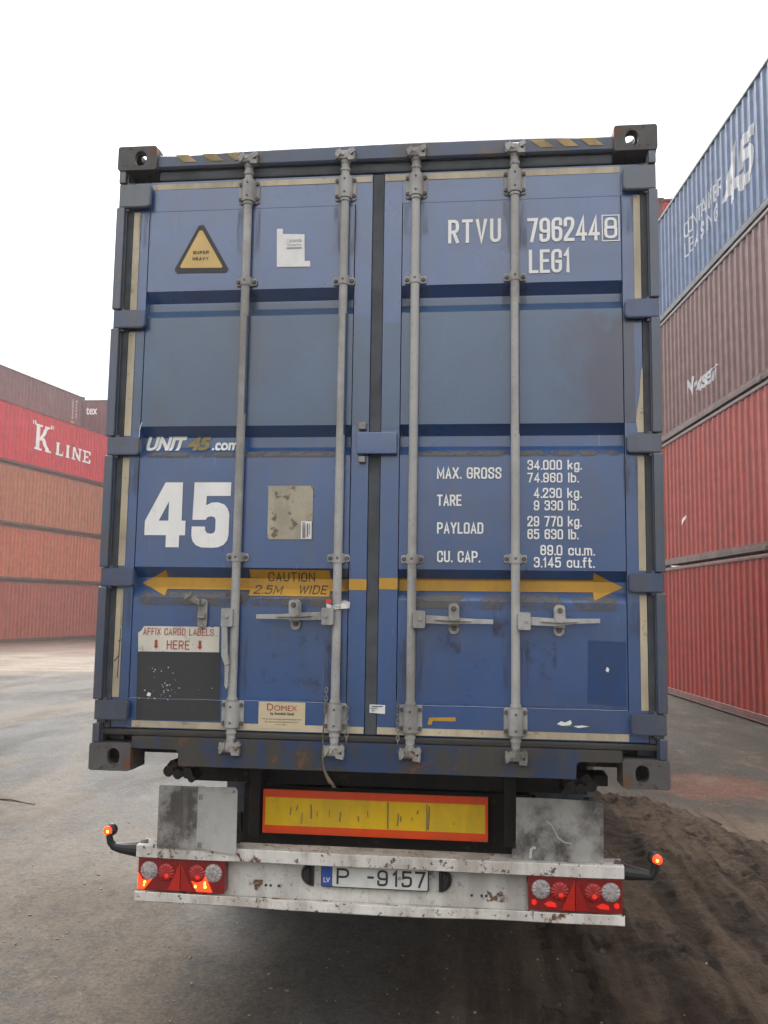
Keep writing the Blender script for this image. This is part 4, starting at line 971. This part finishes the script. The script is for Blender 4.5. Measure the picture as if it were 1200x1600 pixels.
for x in (-.50, -.478, -.440, .436, .480, .500): cyl(bm, (x, .2775, .612), (x, .2755, .612), .0065, n=10)
for x in (.43, .47, .50): cyl(bm, (x, .2775, .752), (x, .2755, .752), .006, n=10)
tobj("bolt_hole", bm, M['dark'], web)
bm = B()
for x, z, r in ((-.545, .612, .032), (.555, .612, .034)):
    box(bm, x - r * 1.5, x + r * 1.5, .2735, .2745, z - r * .8, z + r * .8)
    bolt(bm, x + .003, .2755, z, .010, .008)
tobj("rust_patch", bm, smudge("rust_scab", (.17, .085, .04, 1), .95, .50, .58, 30), web, sharp=0)

def tail_light(x0, x1, lit):
    w = x1 - x0; z0, z1 = .582, .727
    bm = B(); box(bm, x0, x1, .214, .279, z0, z1, .006); h = tobj("tail_light", bm, M['lensd'])
    cx = (x0 + x1) / 2
    X = lambda f: x0 + f * w
    def disc(name, x, z, r, mat, y=.212, dome=.010):
        bm = B(); n = 28; rings = []
        for k in range(5):
            q = k / 4; rr = r * math.cos(q * math.pi / 2 * .93); yy = y - dome * math.sin(q * math.pi / 2)
            rings.append([bm.verts.new((x + rr * (1 + (.02 if j % 2 else -.02) * (k > 0)) * math.cos(2 * math.pi * j / n), yy - (.0015 if j % 2 and 0 < k < 4 else 0), z + rr * math.sin(2 * math.pi * j / n))) for j in range(n)])
        for a, b in zip(rings, rings[1:]):
            for j in range(n): bm.faces.new((a[j], a[(j + 1) % n], b[(j + 1) % n], b[j]))
        bm.faces.new(rings[-1]); 
        return tobj(name, bm, mat, h, sharp=12)
    zc = .672
    disc("clear_lens", X(.135), zc, .041, M['clear']); disc("clear_lens", X(.875), zc, .041, M['clear'])
    disc("red_lens", X(.335), zc - .004, .040, M['lens']); disc("red_lens", X(.69), zc - .004, .040, M['lens'])
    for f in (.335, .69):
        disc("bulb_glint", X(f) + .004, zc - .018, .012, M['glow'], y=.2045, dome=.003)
    bm = B(); prism(bm, [(cx - .060, z0 + .008), (cx - .002, z0 + .008), (cx - .002, z1 - .014)], .2085, .2135, 'y'); tobj("triangle_reflector", bm, M['reflex'], h)
    bm = B(); prism(bm, [(cx + .060, z0 + .008), (cx + .002, z1 - .014), (cx + .002, z0 + .008)], .2085, .2135, 'y'); tobj("triangle_reflector", bm, M['lens'], h)
    bm = B()
    for a, b in ((.47, .43), (.555, .60)): prism(bm, [(X(a), z1 - .035), (X((a + b) / 2 + (.02 if b > a else -.02)), z1 - .010), (X(a + (.05 if b > a else -.05)), z1 - .010)], .2095, .2135, 'y')
    tobj("corner_reflector", bm, M['reflex'], h)
    if lit:
        bm = B(); prism(bm, [(x0 + .004, z0 + .008), (x0 + .034, z0 + .008), (x0 + .074, zc - .032), (x0 + .050, zc - .044), (x0 + .022, zc - .040), (x0 + .004, zc - .010)], .209, .2135, 'y'); tobj("lit_panel", bm, M['lit'], h)
        bm = B(); prism(bm, [(cx + .078, z0 + .008), (x1 - .055, z0 + .008), (x1 - .088, zc - .012), (x1 - .100, zc - .036), (x1 - .130, zc - .046), (cx + .052, zc - .038)], .209, .2135, 'y'); tobj("lit_panel", bm, M['lit'], h)
        for x, z, sxx, sz in ((x0 + .037, zc - .050, .006, .006), (x0 + .034, zc - .064, .004, .005), (x1 - .088, zc - .046, .005, .010), (x1 - .086, zc - .060, .007, .007), (x1 - .132, zc - .060, .006, .007)):
            bm = B(); prism(bm, [(x + sxx * math.cos(2 * math.pi * k / 12), z + sz * math.sin(2 * math.pi * k / 12)) for k in range(12)], .2075, .2088, 'y'); tobj("bulb_glint", bm, M['hot'], h)
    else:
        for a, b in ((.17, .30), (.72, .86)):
            bm = B(); prism(bm, [(X(a), z0 + .030), (X(a + .03), z0 + .020), (X(b), z0 + .018), (X(b - .01), z0 + .034), (X((a + b) / 2), z0 + .042)], .209, .2135, 'y'); tobj("lens_glint", bm, M['glow'], h)  # glints on the unlit lamp, put in as faintly glowing patches
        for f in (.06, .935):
            bm = B(); prism(bm, circle(X(f), z0 + .035, .012, 10), .209, .2135, 'y'); tobj("lens_glint", bm, M['glow'], h)
    return h
tail_light(-1.085, -.678, True); tail_light(.682, 1.084, False)

bm = B(); prism(bm, rrect(-.242, .246, .624, .728, .008, 3), .255, .262, 'y'); npl = tobj("number_plate", bm, M['dark'])
bm = B(); prism(bm, rrect(-.190, .240, .629, .723, .006, 3), .2525, .2548, 'y'); tobj("plate_face", bm, M['npl'], npl)
bm = B(); prism(bm, rect(-.238, -.192, .629, .723), .2525, .2548, 'y'); tobj("blue_band", bm, M['npb'], npl)
bm = B(); text(bm, "LV", -.230, -.200, .645, .667, .9, .03, y=.2515); tobj("plate_lettering", bm, M['npl'], npl, sharp=0)
bm = B()
for s_, a, b, z0, z1 in (("P", -.172, -.112, .640, .710), ("-", -.030, -.002, .640, .710), ("9", .014, .062, .640, .710), ("1", .082, .108, .640, .710), ("5", .124, .170, .640, .710), ("7", .184, .230, .640, .710)): strokes(bm, s_, a, b, z0, z1, .55, .14, .3, y=.2512)
tobj("plate_lettering", bm, M['dark'], npl, sharp=0)
bm = B(); bolt(bm, .114, .2512, .677, .009, .005); tobj("plate_screw", bm, M['galv'], npl)
for x, s in ((-.277, -1), (.290, 1)):
    bm = B(); n = 10
    P = [[(x + s * .056 * math.sin(math.pi * (j / n)) * 1.0, .278 - .034 * (1 - (k / 4) ** 2) * (1 if 0 < k < 9 else 1), .675 + .05 * math.cos(math.pi * j / n) * math.cos(k / 4 * 1.45)) for j in range(n + 1)] for k in range(5)]
    prism(bm, [(x, .622)] + [(x + s * .058 * math.sin(math.pi * j / n), .675 - .053 * math.cos(math.pi * j / n)) for j in range(1, n)] + [(x, .728)], .244, .279, 'y')
    bmesh.ops.bevel(bm, geom=[e for e in bm.edges if all(abs(v.co.y - .244) < 1e-5 for v in e.verts)], offset=.016, segments=3, affect='EDGES')
    tobj("plate_lamp", bm, M['plastic'])

# bent aluminium plates standing on the bumper
def sheet(name, poly, y, mat, warp, label):
    bm = B(); prism(bm, poly, y, y + .004, 'y')
    o = tobj(name, bm, mat, label=label)
    return o
sheet("metal_plate", rrect(-.992, -.770, .779, 1.056, .006, 2), .1915, M['alu'], 0, "scuffed aluminium plate at the left")
sheet("metal_plate", [(-.806, .786), (-.640, .766), (-.628, .766), (-.620, .774), (-.622, 1.048), (-.632, 1.060), (-.806, 1.055)], .1855, paint("brighter_aluminium", (.46, .45, .43, 1), grime=.6, rust=.03, rough=.4, gcol=(.18, .165, .15, 1), spec=.5, sst=(6, 6, 4), dust=.3, dcol=(.42, .41, .39, 1)), 0, "brighter plate with rounded corners overlapping it")
rp = sheet("metal_plate", [(.612, .786), (1.008, .786), (1.010, 1.040), (.985, 1.047), (.78, 1.052), (.631, 1.052), (.629, .832), (.612, .830)], .236, M['alu'], 0, "aluminium plate at the right, stained and scratched")
bm = B()
def curve_strip(pts, w):
    for (a, b), (c, d) in zip(pts, pts[1:]):
        n = Vector((-(d - b), c - a)).normalized() * w; flat(bm, [(a - n.x, b - n.y), (c - n.x, d - n.y), (c + n.x, d + n.y), (a + n.x, b + n.y)], y=.2335)
curve_strip([(.765, .955), (.785, .94), (.80, .91), (.815, .885), (.84, .868), (.872, .863)], .002); curve_strip([(.692, .795), (.694, .82), (.698, .838), (.716, .840)], .006)
tobj("scratch_mark", bm, plain("pale_scratch", (.55, .54, .52, 1), .5), rp, sharp=0)
bm = B(); bolt(bm, -.640, .1855, 1.040, .007, .004)
for x, z in ((-.792, 1.012), (-.79, .800)): box(bm, x - .010, x + .010, .184, .1855, z - .012, z + .012)
tobj("plate_rivet", bm, M['galvd'])

bm = B(); box(bm, -.566, .509, .448, .455, .800, 1.004, .002); bd = tobj("warning_board", bm, M['rred'])
bm = B(); prism(bm, rect(-.553, .496, .838, .968), .4455, .4475, 'y'); yb = tobj("yellow_field", bm, M['ryel'], bd)
rg = random.Random(5); bm = B()
for x, h in ((-.43, .04), (-.40, .03), (-.375, .055), (-.328, .07), (-.30, .03), (-.24, .04), (-.19, .05), (-.10, .03), (-.055, .035), (.04, .14), (.085, .06), (.10, .03), (.225, .125), (.232, .11), (.18, .02), (.155, .02), (.35, .015)):
    z = .905 + rg.uniform(-.03, .02) if h < .1 else .90; w = rg.uniform(.002, .0045)
    z0, z1 = max(.84, z - h / 2), min(.966, z + h / 2); sl2 = rg.uniform(-.004, .004)
    flat(bm, [(x - w, z0), (x + w * .6, z0 + .003), (x + w + sl2, z1), (x - w * .5 + sl2, z1 - .004)], y=.4445)
tobj("scrape_marks", bm, plain("grey_scrape", (.26, .18, .09, 1), .7), yb, sharp=0)
bm = B()
for x in (-.50, -.10, .24, .44): 
    for z in (.985, .818): cyl(bm, (x, .447, z), (x, .444, z), .008, n=10)
tobj("board_rivet", bm, M['rred'], bd)

# frame, running gear
for s in (-1, 1):
    bm = B(); x = s * .47
    box(bm, x - .07, x + .07, .64, 13.0, 1.095, 1.115); box(bm, x - .07, x + .07, .64, 13.0, .78, .80); box(bm, x - .008, x + .008, .64, 13.0, .80, 1.095)
    tobj("chassis_rail", bm, M['chassis'])
bm = B(); box(bm, -1.06, 1.06, 1.48, 1.62, .98, 1.145, .004); box(bm, -.98, .98, .56, .64, 1.01, 1.14, .004); box(bm, -.70, .70, .60, .66, .60, .99)
for s in (-1, 1):
    a, b = sorted((s * .585, s * .64)); box(bm, a, b, .47, .60, .775, 1.09, .004)
    a, b = sorted((s * .62, s * .98)); box(bm, a, b, .24, .30, .80, .84, .003)
box(bm, -.545, .49, .456, .50, .86, .90)
tobj("crossmember", bm, M['chassis'])
for s in (-1, 1):
    bm = B(); a, b = sorted((s * .80, s * 1.08)); box(bm, a, b, 1.625, 1.645, .62, 1.02, .003)
    tobj("mud_flap", bm, M['rubber'])
    bm = B(); pts = [(1.95 + .60 * 0, 0)]
    arc = [(2.75 + .60 * math.cos(R(t)), .52 + .60 * math.sin(R(t))) for t in range(15, 166, 10)] + [(2.75 + .575 * math.cos(R(t)), .52 + .575 * math.sin(R(t))) for t in range(165, 14, -10)]
    prism(bm, arc, min(s * .80, s * 1.22), max(s * .80, s * 1.22), 'x'); tobj("mudguard", bm, M['plastic'])
tw = None
for y in (2.75, 4.06, 5.37):
    bm = B(); cyl(bm, (-.85, y, .52), (.85, y, .52), .065); tobj("axle", bm, M['chassis'])
    for s in (-1, 1):
        wh = bpy.data.objects.new("wheel", None); C.objects.link(wh); wh.parent = tr; wh.location = (s * 1.03, y + TY, .52)
        if tw is None:
            bm = B(); n = 48
            pr = [(.285, -.19), (.36, -.20), (.44, -.205), (.485, -.19), (.515, -.16), (.52, -.12), (.505, -.115), (.505, -.105), (.52, -.10), (.52, -.02), (.505, -.015), (.505, .015), (.52, .02), (.52, .10), (.505, .105), (.505, .115), (.52, .12), (.515, .16), (.485, .19), (.44, .205), (.36, .20), (.285, .19)]
            rr = [[bm.verts.new((a, r * math.cos(2 * math.pi * k / n), r * math.sin(2 * math.pi * k / n))) for r, a in pr] for k in range(n)]
            for k in range(n):
                for j in range(len(pr) - 1): bm.faces.new((rr[k][j], rr[k][j + 1], rr[(k + 1) % n][j + 1], rr[(k + 1) % n][j]))
            ty = obj("tyre", bm, M['tyre'], wh)
            bm = B()
            pr = [(.285, -.19), (.29, -.17), (.25, -.12), (.25, .10), (.27, .15), (.285, .19)]
            rr = [[bm.verts.new((a, r * math.cos(2 * math.pi * k / n), r * math.sin(2 * math.pi * k / n))) for r, a in pr] for k in range(n)]
            for k in range(n):
                for j in range(len(pr) - 1): bm.faces.new((rr[k][j], rr[k][j + 1], rr[(k + 1) % n][j + 1], rr[(k + 1) % n][j]))
            cyl(bm, (.05, 0, 0), (.09, 0, 0), .25, n=32); cyl(bm, (.09, 0, 0), (.17, 0, 0), .11, .09, 24)
            for k in range(10): cyl(bm, (.09, .16 * math.cos(k * .628), .16 * math.sin(k * .628)), (.115, .16 * math.cos(k * .628), .16 * math.sin(k * .628)), .013, n=6)
            ri = obj("rim", bm, M['galvd'], wh); tw = (ty.data, ri.data)
        else:
            for nm, d in zip(("tyre", "rim"), tw):
                o = bpy.data.objects.new(nm, d); C.objects.link(o); o.parent = wh
        if s < 0: wh.rotation_euler = (0, 0, math.pi)
# outrigger locks under the corners
for s in (-1, 1):
    bm = B(); a, b = sorted((s * .80, s * 1.23))
    if s > 0: box(bm, .80, 1.04, .30, .44, 1.10, 1.148, .004)
    for dx, dz, r in ((0, 0, .026), (.045, -.012, .024), (.09, -.006, .026), (.02, .03, .022), (.11, -.03, .018)):
        cyl(bm, (s * (.955 - dx), .20, 1.118 + dz), (s * (.945 - dx), .30, 1.122 + dz), r, r * .8, 9)
    a, b = sorted((s * .84, s * .97)); box(bm, a, b, .22, .30, 1.125, 1.148, .004)
    tobj("twist_lock", bm, M['chassis'])
# marker lamps on rubber arms
for s in (-1, 1):
    zs = 0 if s < 0 else -.022
    bm = B(); pts = [(s * 1.088, .250, .752), (s * 1.13, .235, .758 + zs * .3), (s * 1.175, .222, .764 + zs * .6), (s * 1.205, .214, .772 + zs), (s * 1.219, .208, .790 + zs), (s * 1.223, .204, .815 + zs), (s * 1.223, .203, .832 + zs)]
    tube(bm, pts, [.036, .030, .024, .019, .016, .015, .016], 12)
    sph(bm, (s * 1.223 - s * .004, .216, .845 + zs), .026, 1.1, .9, 1.1)
    o = tobj("marker_lamp", bm, M['plastic'])
    bm = B(); sph(bm, (s * 1.229, .197, .843 + zs), .0215, 1, .65, 1, 18, 10); tobj("lamp_lens", bm, M['lit'], o)
    bm = B(); sph(bm, (s * 1.229 + (.003 if s < 0 else -.002), .186, .842 + zs), .0075, 1, .6, 1, 12, 8); tobj("bulb_glint", bm, M['hot'], o)
    bm = B(); cyl(bm, (s * 1.06, .26, .752), (s * 1.092, .25, .752), .046, .040, 14); tobj("lamp_socket", bm, M['cast'], o)

# ------------------------------------------------------------------ misty air
bm = B(); box(bm, -152, 152, -152, 152, -1.0, 18.5)
hz_m = bpy.data.materials.new("mist"); hz_m.use_nodes = True; t_ = hz_m.node_tree; t_.nodes.clear()
o_ = t_.nodes.new("ShaderNodeOutputMaterial"); v_ = t_.nodes.new("ShaderNodeVolumePrincipled")
v_.inputs["Color"].default_value = (.9, .92, .95, 1); v_.inputs["Density"].default_value = 0.00105; v_.inputs["Anisotropy"].default_value = 0.3
t_.links.new(v_.outputs[0], o_.inputs["Volume"])
hz_o = obj("haze", bm, hz_m, sharp=0); hz_o["kind"] = "stuff"
